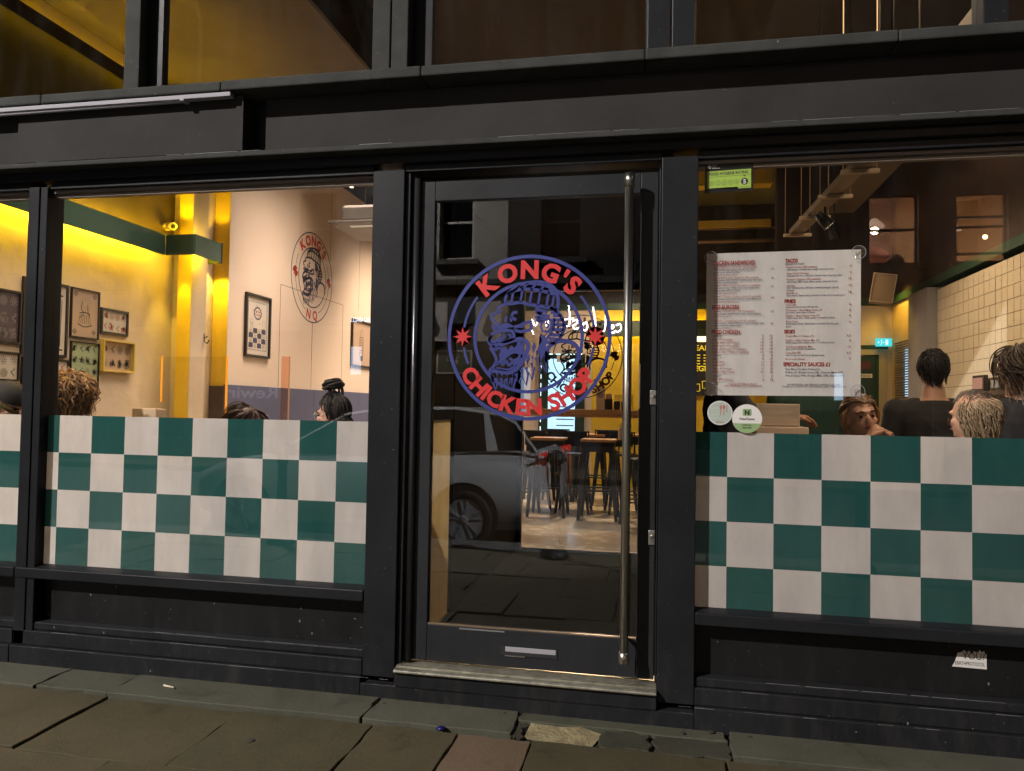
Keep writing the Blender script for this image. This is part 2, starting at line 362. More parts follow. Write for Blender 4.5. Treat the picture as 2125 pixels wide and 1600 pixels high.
def emblem(fr, heavy=1.0, bottom='CHICKEN SHOP', ring_w=.03, split=None):
    """Round shop emblem: rings, letters, stars and the ape head in a beanie; returns (line mesh, letter mesh)."""
    a = MB(); b = MB(); w = .026*heavy
    stroke(a, fr, arc(1-ring_w/2, 0, 360, 96)[:-1], ring_w, True, 0)
    stroke(a, fr, arc(.655, 0, 360, 80)[:-1], ring_w*.95, True, 0)
    Q = lambda *p: [nq(p[i], p[i+1]) for i in range(0, len(p), 2)]
    st = lambda ww, *p: stroke(a, fr, Q(*p), ww*w, k=.0004)
    fl = lambda *p: fill(a, fr, Q(*p), k=.0006)
    # beanie
    st(1.3, 360,405, 380,375, 410,345, 440,335, 490,345, 530,375, 555,420, 570,480, 575,560, 570,615)
    st(1.2, 360,405, 385,385, 430,385, 480,410, 530,450, 565,490)
    st(1.3, 352,480, 375,490, 420,495, 440,515, 480,545, 530,580, 570,615)
    st(1.1, 360,405, 352,440, 352,480)
    for p in ((385,390,378,485), (425,388,416,494), (465,404,455,522), (500,428,490,550), (535,455,525,576), (558,485,548,598), (385,386,415,350), (420,382,448,340), (460,398,488,350), (500,425,520,372), (535,452,545,405)): st(.9, *p)
    fl(530,372, 556,420, 572,490, 566,492, 545,462, 538,415)
    # brow, eyes, nose
    st(1.1, 352,485, 328,500, 322,530, 335,546); st(1.1, 325,545, 300,556, 294,592, 312,616)
    st(1.1, 405,580, 392,572, 381,592, 386,620, 400,640); st(.9, 360,590, 354,618, 356,645); st(.9, 380,600, 377,625, 381,650)
    st(1, 306,640, 300,660, 306,684, 318,690); st(1, 312,640, 326,646, 328,668, 318,676, 310,664)
    fl(318,704, 340,655, 352,650, 372,662, 388,688, 432,678, 472,668, 452,692, 405,702, 372,696, 350,706, 330,718)
    st(1.2, 395,712, 418,692, 458,680, 462,742, 425,750, 402,735, 395,712); fill(a, fr, Q(414,700, 426,694, 436,702, 434,716, 422,720, 413,712), 3, k=.0006)
    st(1.2, 295,735, 303,722, 325,716, 350,716, 380,730, 391,768, 386,800, 352,812, 322,792, 300,802, 288,774, 295,735)
    st(1, 342,744, 352,758, 346,776, 326,776); st(.9, 366,752, 378,770, 372,790)
    # mouth
    st(1.7, 300,828, 330,832, 380,815, 420,815, 446,850, 452,900, 442,960, 426,1020, 400,1070, 370,1086, 330,1062, 300,1046)
    fl(338,868, 352,852, 368,890, 380,855, 395,880, 408,850, 432,868, 438,920, 432,960, 418,938, 392,918, 362,942, 345,986, 334,985, 330,920)
    fl(402,985, 428,975, 415,1020, 396,1042, 386,1002); st(1, 305,832, 314,872, 328,850, 338,872); st(1, 318,1004, 334,976, 346,1012, 360,984, 373,1028, 386,1000, 396,1034)
    st(1, 345,986, 361,944, 391,919, 416,940, 410,980, 386,986, 375,960); st(1, 405,850, 425,842, 432,866)
    st(1, 318,1030, 345,1052, 372,1062, 396,1045)
    # jaw, beard, cheek fur
    st(1.2, 293,735, 284,790, 298,830, 294,852, 308,900, 318,960, 308,1010, 290,1050, 300,1100, 304,1150)
    zz = (300,1080, 306,1150, 316,1222, 328,1150, 340,1212, 352,1150, 365,1232, 378,1160, 392,1238, 402,1150, 416,1192, 426,1130, 446,1222, 456,1110, 470,1182, 480,1080, 500,1132, 506,1040, 531,1142, 528,1040, 529,955)
    stroke(a, fr, Q(*zz), w, sm=0, k=.0004)
    for x, y in ((318,1120), (340,1130), (362,1140), (384,1140), (404,1110), (424,1080), (446,1070), (468,1040), (486,1000)):
        fl(x-9, y, x+7, y-8, x+4, y+70, x-2, y+20); fl(x-2, y-60, x+8, y-66, x+5, y-8)
    fl(500,800, 511,860, 497,900, 484,992, 500,962, 506,1042, 520,982, 531,880, 521,820)
    fl(468,900, 478,860, 486,905, 474,960); fl(446,985, 458,950, 462,1000, 452,1040)
    # ear, hood and shoulder
    st(1.1, 510,702, 528,680, 546,700, 549,750, 536,790, 520,782); st(.9, 524,708, 536,738, 528,760); st(.9, 510,702, 505,740, 514,790)
    for p in ((480,575,530,622), (486,612,540,662), (490,642,520,668), (478,598,508,626), (480,640,512,690), (484,670,506,700)): st(1.2, *p)
    st(1.3, 540,590, 566,622, 582,660, 596,720, 602,770, 596,820, 584,870, 602,892)
    st(1, 556,680, 559,740, 549,800, 531,850, 515,900)
    for p in ((556,700,600,712), (558,738,604,760), (553,780,601,800), (546,820,596,846), (538,850,588,882), (528,880,566,902), (553,660,588,676), (545,630,572,640)): st(1.2, *p)
    st(1.6, 529,965, 541,920, 570,892, 602,896, 640,930, 660,990, 662,1080); fl(566,892, 588,868, 612,902, 640,930, 596,902)
    st(1.2, 529,965, 527,1010, 533,1060)
    # letters
    ring_text(b, fr, "KONG'S", .825, 90, .215, 92, .045, wf=1.02, split=split)
    if bottom == 'NQ':
        ring_text(b, fr, 'NQ', .825, 270, .20, 40, .035, True, split=split)
        for s_ in ((150, 173), (187, 247), (293, 353), (7, 33)): stroke(a, fr, arc(.8, s_[0], s_[1], 24), ring_w*.6, sm=0)
    else:
        ring_text(b, fr, bottom, .835, 270, .19, 124, .045, True, wf=1.0, split=split)
        for s_ in ((142, 171), (189, 204), (336, 351), (9, 38)): stroke(a, fr, arc(.8, s_[0], s_[1], 24), ring_w*.7, sm=0)
    for sx in (-1, 1):
        if split is not None: split.append(MB()); split[-1].nm = 'star'
        star(b if split is None else split[-1], fr, (sx*.81, .01), .12, .05)
    return a, b

def stone(name, c1, c2, dark):
    """Worn paving: blotched, speckled with grit, with dark damp stains."""
    m, nt, p = node_mat(name); L = nt.links.new; tc = N(nt, 'ShaderNodeTexCoord'); v = tc.outputs['Object']
    nA = N(nt, 'ShaderNodeTexNoise', Scale=2.2, Detail=8, Roughness=.65); nB = N(nt, 'ShaderNodeTexNoise', Scale=150, Detail=3, Roughness=.8); nC = N(nt, 'ShaderNodeTexNoise', Scale=6, Detail=10, Roughness=.75); nD = N(nt, 'ShaderNodeTexVoronoi', Scale=38)
    for n_ in (nA, nB, nC, nD): L(v, n_.inputs['Vector'])
    def rng(n_, a_, b_, o='Fac', t0=0, t1=1):
        r = N(nt, 'ShaderNodeMapRange'); r.inputs['From Min'].default_value = a_; r.inputs['From Max'].default_value = b_; r.inputs['To Min'].default_value = t0; r.inputs['To Max'].default_value = t1; L(n_.outputs[o], r.inputs[0]); return r.outputs[0]
    def mixc(f, A, Bc):
        x = N(nt, 'ShaderNodeMix', data_type='RGBA'); L(f, x.inputs[0])
        for s_, q in ((6, A), (7, Bc)):
            if isinstance(q, tuple): x.inputs[s_].default_value = (*q, 1)
            else: L(q, x.inputs[s_])
        return x.outputs[2]
    base = mixc(rng(nA, .35, .68), c1, c2); st_ = mixc(rng(nC, .54, .72, t1=.75), base, dark); gr = mixc(rng(nB, .60, .72, t1=.8), st_, tuple(min(1, x*2.1) for x in c1)); g2 = mixc(rng(nB, .40, .28, t1=.7), gr, tuple(x*.35 for x in c1))
    sp = mixc(rng(nD, .06, .03, 'Distance', t1=.55), g2, tuple(x*.3 for x in dark))
    L(sp, p.inputs['Base Color']); L(rng(nC, .3, .75, t0=.92, t1=.45), p.inputs['Roughness']); p.inputs['Specular IOR Level'].default_value = .35
    mxh = N(nt, 'ShaderNodeMath', operation='ADD'); m1 = N(nt, 'ShaderNodeMath', operation='MULTIPLY'); m1.inputs[1].default_value = .35; L(nB.outputs['Fac'], m1.inputs[0]); L(m1.outputs[0], mxh.inputs[0]); L(nC.outputs['Fac'], mxh.inputs[1])
    bp = N(nt, 'ShaderNodeBump'); bp.inputs['Strength'].default_value = .75; bp.inputs['Distance'].default_value = .006; L(mxh.outputs[0], bp.inputs['Height']); L(bp.outputs[0], p.inputs['Normal'])
    return m
# ================================================================== STREET LIGHT (seen lit, mirrored in the transom glass)
M['lamp_white'] = emission('lamp_lens_light', (1, .93, .82), 260)
M['pole'] = mat('galvanised_pole', (.20, .21, .22), .5, .6, var=.1)
sl = empty('street_lamp', (-10.3, -12.4, 0), 'tall street lamp lit white across the road, mirrored at the top of the left transom', 'street lamp')
MB().tube([(-10.3, -12.4, -.1), (-10.3, -12.4, 1.4), (-10.3, -12.4, 10.6), (-10.3, -12.0, 11.3), (-10.3, -11.3, 11.5)], [.09, .075, .05, .045, .04], 10).build('pole', M['pole'], sl)
MB().box(-10.47, -10.13, -11.45, -10.75, 11.42, 11.56).build('lamp_head', M['pole'], sl, .03)
MB().box(-10.40, -10.20, -11.30, -10.85, 11.405, 11.418).build('lamp_lens', M['lamp_white'], sl)
lamp('SPOT', 'street_lamp_light', (-10.3, -11.05, 11.35), 18500, (1, .935, .87), .10, (-.5, -1.5, 0), 150, .4)
# ================================================================== GROUND
M['strip'] = stone('worn_stone_strip', (0.0840, 0.0840, 0.0624), (0.0640, 0.0656, 0.0448), (0.0240, 0.0248, 0.0176))
M['strip2'] = stone('dark_worn_stone', (0.0496, 0.0480, 0.0344), (0.0384, 0.0368, 0.0256), (0.0144, 0.0144, 0.0104))
FL = [stone('flagstone_%d' % i, *c) for i, c in enumerate((
    ((0.0672, 0.0552, 0.0288), (0.0512, 0.0432, 0.0208), (0.0240, 0.0224, 0.0128)), ((0.0624, 0.0536, 0.0288), (0.0464, 0.0408, 0.0208), (0.0208, 0.0200, 0.0120)), ((0.0736, 0.0600, 0.0336), (0.0528, 0.0440, 0.0232), (0.0256, 0.0232, 0.0144)), ((0.1320, 0.0920, 0.0600), (0.1000, 0.0720, 0.0464), (0.0560, 0.0440, 0.0280))))]
M['ground'] = mat('dark_joint_earth', (.018, .016, .012), .9, bump=.6, bscale=40)
M['asphalt'] = mat('asphalt', (.04, .04, .042), .75, var=.25, vscale=20, bump=.6, bscale=160)
M['kerb'] = mat('granite_kerb', (.16, .15, .14), .7, var=.3, vscale=8, bump=.4)
pav = bx('pavement', M['ground'], None, -30, 30, -4.05, .1, -.20, .008); tag(pav, kind='structure')
road = bx('road', M['asphalt'], None, -30, 30, -11.6, -4.2, -.3, -.10); tag(road, kind='structure')
op = bx('opposite_pavement', FL[1], None, -30, 30, -14.3, -11.6, -.3, .02); tag(op, kind='structure')
def slab(name, x0, x1, y0, y1, z, m, parent, seed, th=.05, jag=.006, cut=None):
    r = random.Random(seed); pts = []
    def edge(a, b, n):
        for i in range(n):
            t = i/n; j = jag*(r.random()-.5)*2 if i else 0
            pts.append((a[0]+(b[0]-a[0])*t+j*(a[0] == b[0]), a[1]+(b[1]-a[1])*t+j*(a[1] == b[1])))
    c = [(x0, y0), (x1, y0), (x1, y1), (x0, y1)]
    for i in range(4): edge(c[i], c[(i+1) % 4], 6)
    mb = MB(); tz = [(r.random()-.5)*.007 for _ in range(3)]
    top = [(p[0], p[1], z+tz[0]+tz[1]*(p[0]-x0)+tz[2]*(p[1]-y0)) for p in pts]
    mb.prism([(p[0], p[1], p[2]-th) for p in top], (0, 0, th))
    o = mb.build(name, m, parent, .004); return o
# stone strip under the shopfront, in lengths
xs = [-4.6, -2.35, -1.95, -.66, .02, .93, 2.6, 4.4, 6]
for i in range(len(xs)-1):
    if i == 4:   # broken length in front of the door: back half survives, mortar bed shows
        slab('kerb_slab', xs[i]+.004, xs[i+1]-.004, -.165, .02, .037, M['strip'], pav, 40+i, .06, .014)
        MB().poly([(.07, -.30, .012), (.36, -.33, .014), (.40, -.2, .02), (.30, -.165, .03), (.2, -.17, .022), (.08, -.165, .026)]).build('mortar_patch', mat('pale_mortar', (.24, .20, .11), .9, var=.4, vscale=14, bump=1, bscale=50), pav)
        for (a, b) in ((.02, .06), (.40, .60), (.62, .92)): slab('kerb_slab', a, b, -.335, -.17, .028, M['strip2'], pav, 60+int(a*100), .05, .02)
    else: slab('kerb_slab', xs[i]+.004, xs[i+1]-.004, -.325+(.01 if i % 2 else 0), .02, .038, M['strip'], pav, 40+i, .06, .008)
# flagstones, row by row towards the road
rows = [(-.345, -.885), (-.895, -1.45), (-1.46, -2.02), (-2.03, -2.62), (-2.63, -3.2), (-3.21, -3.74)]
for ri, (ya, yb) in enumerate(rows):
    x = -6.2 + (0 if ri == 0 else .31*ri)
    edges = [-6.2, -5.5, -4.85, -4.1, -3.4, -2.62, -1.91, -1.225, -.587, -.205, .115, .9, 1.62, 2.3, 3.0, 3.7, 4.4] if ri == 0 else [x+.74*k for k in range(15)]
    for k in range(len(edges)-1):
        a, b = edges[k], edges[k+1]
        m = FL[3] if (ri == 0 and abs(a+.205) < .01) else FL[(k*7+ri*3) % 3]
        slab('flagstone', a+.0045, b-.0045, yb+.002, ya-.003, .026+.003*((k*5+ri) % 3), m, pav, 100+ri*40+k, .05, .006)
for k in range(26):
    bx('kerb_stone', M['kerb'], pav, -11.5+k*.9, -11.5+k*.9+.888, -4.2, -3.76, -.2, .022+.002*(k % 2), bevel=.015)
# small litter and gum spots
lit = MB()
for x, y in ((-1.62, -.16), (-1.31, -.1), (-.86, -.2), (-.62, -.14), (1.02, -.12), (1.25, -.19), (1.36, -.2), (.86, -.1), (.74, -.14), (1.52, -.23), (-.05, -.12)):
    r = .012+.012*rnd.random(); lit.lathe([(r, 0), (r*.8, .002), (0, .003)], (x, y, .037), 10)
lit.lathe([(.02, 0), (.015, .002), (0, .003)], (-1.02, -.62, .031), 10)
tag(lit.build('gum_spot', mat('dried_gum', (.03, .028, .022), .8), None), 'flattened grey gum spots trodden into the stone strip', 'gum', kind='stuff')
cg = MB().tube([(-1.73, -.2, .046), (-1.66, -.215, .046)], .0045, 8).build('cigarette_end', mat('cigarette_paper', (.6, .52, .4), .8)); tag(cg, 'pale cigarette end on the stone strip below the left window', 'cigarette end')
cp = MB().lathe([(.018, 0), (.018, .008), (.012, .011), (0, .012)], (-.285, -.34, .034), 16).build('bottle_cap', mat('dark_blue_plastic', (.01, .01, .10), .4)); tag(cp, 'dark blue bottle cap on the pavement left of the pale flagstone', 'bottle cap')
# ================================================================== SHOPFRONT
sf = empty('shopfront', (0, 0, 0), 'black painted timber shopfront with large panes, fascia boards and panelled base', 'shopfront')
F = -.065  # front of the frame members
B = M['black']
# plinth and base rails
for a, b in ((-4.6, -2.74), (-2.735, -.765), (.79, 4.6)):
    bx('plinth_board', B, sf, a, b, -.085, .05, .02, .128, bevel=.004)
    bx('base_rail', B, sf, a, b, F, .05, .130, .205, bevel=.004)
    bx('base_bead', B, sf, a, b, -.05, .05, .207, .248, bevel=.006)
    bx('base_panel', M['panel'], sf, a, b, .012, .05, .249, .479)
    bx('window_sill', B, sf, a, b, -.070, .06, .480, .535, bevel=.006)
    MB().prism([(a, -.058, .536), (a, .0, .5365), (a, .0, .546)], (b-a, 0, 0)).build('sill_bevel', M['black'], sf)
bx('plinth_board', B, sf, -.764, .789, -.085, .05, .02, .100, bevel=.004)
# posts
def post(a, b, z0=.129, z1=2.575, y=F): return bx('post', B, sf, a, b, y, .06, z0, z1, bevel=.004)
post(-2.735, -2.668); post(-2.667, -2.622, y=-.058); post(-.762, -.6); post(.626, .788); post(2.75, 2.95); post(-4.0, -3.72)
# head rail and two beads, their pale brown painting in the room's light
for a, b in ((-3.72, -2.737), (-2.61, -.764), (.79, 2.75)):
    bx('head_rail', B, sf, a, b, -.055, .06, 2.563, 2.60, bevel=.003)
    bx('head_bead', mat('room_lit_bead_%d' % int(a*10), (.20, .165, .14), .6), sf, a, b, -.03, .02, 2.546, 2.5615)
    bx('glazing_bead', mat('glazing_bead_%d' % int(a*10), (.22, .18, .15), .6), sf, a, b, -.012, .02, 2.528, 2.541)
bx('door_head', B, sf, -.6, .626, -.055, .06, 2.566, 2.60, bevel=.003)
bx('frieze', B, sf, -4.6, 4.6, -.085, .06, 2.602, 2.648, bevel=.003)
bx('ledge', M['sillp'], sf, -4.6, 4.6, -.155, .06, 2.650, 2.676, bevel=.006)
bx('fascia_board', M['fascia'], sf, -1.335, 4.6, -.082, .06, 2.677, 2.958, bevel=.003)
o = bx('fascia_board', M['fascia'], sf, -2.735, -1.418, -.150, .06, 2.677, 2.956, bevel=.004); o['label'] = 'left fascia board standing proud of the long one'
bx('fascia_end', M['fascia'], sf, -1.455, -1.415, -.158, -.151, 2.678, 2.956, bevel=.002)
bx('fascia_board', M['fascia'], sf, -4.6, -2.75, -.11, .06, 2.677, 2.956, bevel=.004)
bx('fascia_shadow_strip', M['panel'], sf, -1.415, -1.336, -.05, .05, 2.677, 2.958)  # dark recessed strip standing in for the left board's cast shadow
for k in range(9):
    a = -4.6+k*1.03; bx('upper_sill', M['sillp'], sf, a, a+1.028, -.212, .06, 2.962, 3.012+.0015*(k % 2), bevel=.008)
bx('sill_fillet', B, sf, -4.6, 4.6, -.1, .06, 3.0135, 3.055, bevel=.006)
# transom lights
TZ0, TZ1 = 3.056, 4.1
for a, b in ((-2.175, -2.085), (-.783, -.692), (-.684, -.60), (.553, .658), (.664, .766), (1.95, 2.05), (-3.9, -3.8), (3.3, 3.4)):
    bx('transom_post', M['sillp'] if a < .5 else B, sf, a, b, F, .06, TZ0, TZ1, bevel=.004)
for a, b in ((-3.8, -2.176), (-2.06, -.785), (-.50, .552), (.775, 1.949), (2.051, 3.3)):
    bx('transom_pane', M['glass'], sf, a, b, .0, .006, TZ0, TZ1)
bx('transom_reveal', B, sf, -2.084, -2.003, .01, .06, TZ0, TZ1); bx('transom_reveal', B, sf, -.599, -.5, .012, .06, TZ0, TZ1)
bead = mat('chipped_pale_putty', (.42, .36, .31), .7, var=.3, vscale=20)
for a, b in ((-2.0, -.785), (-.49, .552), (.775, 1.5)):
    mb = MB(); mb.box(a, b, -.010, -.001, TZ0, TZ0+.006); mb.build('putty_line', bead, sf)
MB().box(.768, .774, -.02, -.001, TZ0, TZ1).build('putty_line', bead, sf); MB().box(-.789, -.784, -.012, -.001, TZ0, TZ0+.1).build('putty_line', bead, sf)
MB().box(.545, .552, -.02, -.001, TZ0, TZ1).build('putty_line', M['sillp'], sf)
up = bx('upper_wall', mat('dark_brick_upper', (.09, .06, .045), .85, var=.3, vscale=12, bump=.5), sf, -4.6, 4.6, -.04, .3, 4.12, 8.5)
# main panes
for a, b in ((-3.72, -2.736), (-2.611, -.763), (.789, 2.75)):
    bx('pane', M['glass'], sf, a, b, -.010, -.004, .54, 2.545)
# party walls of the shop seen edge-on from outside
bx('end_pier', B, sf, -4.62, -4.0, -.07, .4, .03, 2.6); bx('end_pier', B, sf, 2.951, 4.6, -.07, .4, .03, 2.6)
we = mat('bare_worn_edge', (.17, .17, .175), .6); mb = MB(); q = random.Random(4)
for (z, y, x0, x1) in ((.1285, -.0858, -2.6, .78), (.1285, -.0858, .79, 3), (.2055, -.0657, -2.5, -.78), (.2055, -.0657, .8, 2.6), (.2485, -.0508, -1.9, -.8), (.2485, -.0508, .8, 2.2), (.1008, -.0858, -.7, .78), (2.6765, -.1558, -2.6, 2.5), (.479, .0113, .8, 2.2)):
    x = x0
    while x < x1:
        l_ = .04+.30*q.random()**2; h_ = .0008+.0018*q.random()
        if q.random() < .62: mb.quad((x, y, z-h_), (min(x1, x+l_), y, z-h_*.6), (min(x1, x+l_), y, z+.0003), (x, y, z+.0003))
        x += l_+.02*q.random()
for _ in range(46):
    x = -2.6+5.2*q.random(); z = .05+.42*q.random()
    if -.76 < x < .8: continue
    r_ = .0015+.004*q.random()**2; y = .0113 if z > .25 else (-.0657 if z > .13 else -.0857); mb.poly([(x+r_*math.cos(t)*(1 if t < 3 else .6), y-.0004, z+r_*1.4*math.sin(t)) for t in (0, 1, 2, 3, 4, 5)])
o = mb.build('worn_edge', we, sf, fix=False); o['kind'] = 'stuff'
# threshold
MB().prism([(-.592, -.108, .170), (-.592, -.108, .181), (-.592, -.095, .186), (-.592, .09, .192), (-.592, .09, .17)], (1.218, 0, 0)).build('threshold', M['thresh'], sf, .003)
mb = MB()
for k in range(9): mb.box(-.59, .624, -.07+k*.010, -.064+k*.010, .1875+k*.0003, .1915+k*.0003)
mb.build('threshold_rib', M['thresh'], sf)
bx('door_step', B, sf, -.592, .626, -.092, .08, .101, .168, bevel=.004)
# ---- the door (part) with its own pieces
D = M['door']
dr = bx('door', D, sf, -.545, -.462, -.004, .045, .205, 2.535, bevel=.003)
def dpart(name, m, *c, bevel=.003): return bx(name, m, dr, *c, bevel=bevel)
dpart('stile', D, .532, .612, -.004, .045, .205, 2.535); dpart('top_rail', D, -.461, .531, -.004, .045, 2.432, 2.535); dpart('bottom_rail', D, -.461, .531, -.004, .045, .205, .378)
dpart('jamb_strip', B, -.598, -.575, -.045, .05, .195, 2.564); dpart('jamb_strip', B, -.569, -.552, -.025, .05, .195, 2.564); dpart('jamb_strip', B, .6165, .624, -.02, .05, .195, 2.564)
MB().tube([(-.548, -.018, .2), (-.548, -.018, 2.54)], .016, 12).build('finger_guard', mat('dark_metal_tube', (.09, .09, .10), .3, .8), dr)
dpart('pane', M['dglass'], -.465, .534, .014, .021, .375, 2.435, bevel=0)
dpart('glazing_strip', mat('brass_strip', (.30, .22, .15), .4, .6), -.46, .53, -.001, .012, .3785, .384, bevel=0)
dpart('glazing_strip', mat('grey_strip', (.2, .2, .2), .5), -.30, -.08, -.0065, -.0045, .366, .372, bevel=0)
# handle
hb = MB(); hx, hy = .4815, -.085
hb.tube([(hx, hy, .33), (hx, hy, 2.46)], .0195, 20); hb.tube([(hx, hy, 2.44), (hx, hy, 2.50)], .024, 20); hb.tube([(hx, hy, .295), (hx, hy, .345)], .024, 20)
for z in (.40, 2.40): hb.tube([(hx+.002, hy, z), (hx+.002, -.004, z)], .009, 10)
hb.build('handle', M['steel'], dr)
# letter slot
dpart('letter_flap', M['white_pl'], -.075, .165, -.0075, -.0045, .279, .302, bevel=.002)
MB().box(-.098, -.080, -.008, -.0042, .262, .306).box(.166, .172, -.008, -.0042, .262, .306).box(-.080, .166, -.008, -.0042, .262, .2785).build('letter_slot', M['ink'], dr)
dpart('letter_lip', M['alu'], -.075, .02, -.0105, -.0085, .258, .2625, bevel=0)
for z in (1.483, .845):
    mb = MB(); mb.box(.582, .612, -.011, -.004, z-.034, z+.034); l = mb.build('lock_plate', M['alu'], dr, .004)
    mb = MB(); mb.lathe([(.0085, 0), (.0085, -.007), (.006, -.008), (0, -.008)], (.598, -.011, z+.006), 14, 'y'); mb.box(.594, .602, -.016, -.0115, z-.018, z+.004); mb.build('lock_cylinder', M['steel'], dr)
dpart('edge_plate', M['alu'], .533, .538, -.0105, -.0045, 1.432, 1.638, bevel=0)
# ---- light trunking under the upper sill
ct = MB(); ct.tube([(-3.2, -.185, 2.93), (-1.72, -.185, 2.935)], .011, 8); ct.box(-3.6, -1.46, -.205, -.165, 2.936, 2.958)
ct.box(-1.735, -1.71, -.21, -.16, 2.926, 2.94)
o = ct.build('cable_trunking', M['white_pl'], None, .003); tag(o, 'white cable trunking run under the upper sill on the left', 'trunking')
# ---- checkered window films
def checks(x0, x1, cx, z_top, label, z0=.541):
    mb = MB(); n = 0
    c = math.floor((x0-cx)/.2)
    while cx+c*.2 < x1:
        a, b = max(x0, cx+c*.2), min(x1, cx+(c+1)*.2); r = 0
        while z_top-r*.2 > z0+.001:
            mb.mi = 0 if (c+r) % 2 else 1
            t, u = z_top-r*.2, max(z0, z_top-(r+1)*.2); mb.quad((a, 0, u), (b, 0, u), (b, 0, t), (a, 0, t)); r += 1
        c += 1
    o = mb.build('window_film', [M['white_film'], M['green_film']], None, fix=False); tag(o, label, 'window film', 'green and white checked window films'); return o
checks(-3.72, -2.736, -2.75, 1.345, 'green and white checked film on the narrow pane left of the first post')
checks(-2.64, -.764, -2.75, 1.345, 'green and white checked film across the wide window left of the door')
checks(.79, 2.75, .727, 1.331, 'green and white checked film across the window right of the door')
# ---- door emblem
fr = frame3((.006, .0125, 1.763), (1, 0, 0), (0, 0, 1), .397)
SP = []; a, b = emblem(fr, 1.2, ring_w=.042, split=SP)
e = empty('door_emblem', (.006, .0125, 1.763), "large blue and red round KONG'S CHICKEN SHOP emblem stuck on the entrance door glass", 'emblem')
a.build('emblem_line', M['blue'], e, fix=False); [q.build(getattr(q, 'nm', 'letter'), M['red'], e, fix=False) for q in SP if q.v]
# ---- hygiene rating sticker
e = empty('hygiene_sticker', (.923, -.012, 2.485), 'black and green FOOD HYGIENE RATING 5 sticker in the top corner of the right pane', 'sticker')
fr = frame3((.818, -.0125, 2.415), (1, 0, .03), (-.0, 0, 1))
mb = MB(); fill(mb, fr, [(0, 0), (.212, 0), (.212, .140), (0, .140)]); mb.build('sticker_base', mat('sticker_black', (.008, .008, .009), .35), e, fix=False)
mb = MB(); fill(mb, fr, [(.010, .022), (.146, .022), (.146, .013), (.202, .013), (.202, .100), (.010, .100)], k=.0006); mb.build('sticker_panel', mat('sticker_lime', (.34, .50, .08), .5), e, fix=False)
mb = MB(); text(mb, fr, 'FOOD HYGIENE RATING', .018, .080, .0135, .03, width=.172, k=.0012)
fill(mb, fr, [(.010, .0725), (.202, .0725), (.202, .0738), (.010, .0738)], k=.0012); fill(mb, fr, [(.167, .0725), (.179, .0725), (.173, .066)], k=.0012)
for i in range(5):
    c = (.031+i*.0272, .044); stroke(mb, fr, arc(.0098, 0, 360, 24, c)[:-1], .0014, True, 0, k=.0012); text(mb, fr, str(i), c[0], c[1]-.0045, .009, .004, 'c', k=.0012)
fill(mb, fr, arc(.0155, 0, 360, 28, (.174, .044))[:-1], k=.0012); text(mb, fr, 'VERY GOOD', .155, .0165, .0045, .004, width=.036, k=.0012)
mb.build('sticker_print', M['ink'], e, fix=False)
mb = MB(); text(mb, fr, '5', .174, .034, .020, .03, 'c', k=.0018); fill(mb, fr, arc(.0085, 0, 360, 24, (.020, .121))[:-1], k=.0012)
for i, w in enumerate((.014, .024, .018, .034)): fill(mb, fr, [(.032, .128-i*.0055), (.032+w, .128-i*.0055), (.032+w, .130-i*.0055), (.032, .130-i*.0055)], k=.0012)
mb.build('sticker_mark', mat('sticker_white', (.6, .62, .6), .5), e, fix=False)
mb = MB()
for i, w in enumerate((.044, .046, .03)): fill(mb, fr, [(.158, .130-i*.005), (.158+w, .130-i*.005), (.158+w, .1312-i*.005), (.158, .1312-i*.005)], k=.0012)
mb.build('sticker_small_print', mat('sticker_grey', (.12, .12, .12), .5), e, fix=False)
# ---- round stickers
e = empty('award_sticker', (.893, -.012, 1.418), 'pale round sticker with faint red cutlery and 2025, just below the menu', 'sticker')
fr = frame3((.893, -.0125, 1.418), (1, 0, 0), (0, 0, 1), .0545)
mb = MB(); fill(mb, fr, arc(1, 0, 360, 40)[:-1]); mb.build('sticker_rim', M['white'], e, fix=False)
mb = MB(); fill(mb, fr, arc(.93, 0, 360, 40)[:-1], k=.0005); mb.build('sticker_base', mat('pale_sage', (.42, .50, .44), .5), e, fix=False)
mb = MB()
for i, s_ in enumerate(('BARS', 'COOL', 'REST', 'GREAT')): text(mb, fr, s_, -.72, .30-i*.26, .16, .01, width=.62, k=.001)
mb.build('sticker_faint_print', mat('pale_print', (.58, .62, .57), .5), e, fix=False)
mb = MB()
stroke(mb, fr, [(.06, .62), (.06, -.2)], .05, sm=0, k=.0012); stroke(mb, fr, [(.0, .66), (.0, .36), (.06, .28), (.12, .36), (.12, .66)], .035, sm=0, k=.0012)
stroke(mb, fr, [(.3, .3), (.3, -.2)], .05, sm=0, k=.0012); fill(mb, fr, [(.3+.10*math.cos(t*.3), .48+.17*math.sin(t*.3)) for t in range(21)], k=.0012)
stroke(mb, fr, [(.54, .66), (.54, .05)], .06, sm=0, k=.0012); text(mb, fr, '2025', -.02, -.80, .12, .02, 'c', width=.6, k=.0012)
mb.build('sticker_print', mat('faded_red_print', (.50, .13, .12), .5), e, fix=False)
e = empty('partner_sticker', (1.010, -.012, 1.394), 'white round sticker with green N badge reading NeoTaste OFFICIAL PARTNER', 'sticker')
fr = frame3((1.010, -.0125, 1.394), (1, 0, 0), (0, 0, 1), .0645)
mb = MB(); fill(mb, fr, arc(1, 0, 360, 40)[:-1]); mb.build('sticker_base', M['white'], e, fix=False)
mb = MB(); fill(mb, fr, arc(.985, 199, 341, 30), k=.0006); mb.mi = 0
q = [(-.30, .26), (-.30, .62), (-.24, .68), (.24, .68), (.30, .62), (.30, .26), (.24, .20), (-.24, .20)]; fill(mb, fr, q, k=.0006)
mb.build('sticker_green', mat('sticker_green', (.28, .42, .20), .5), e, fix=False)
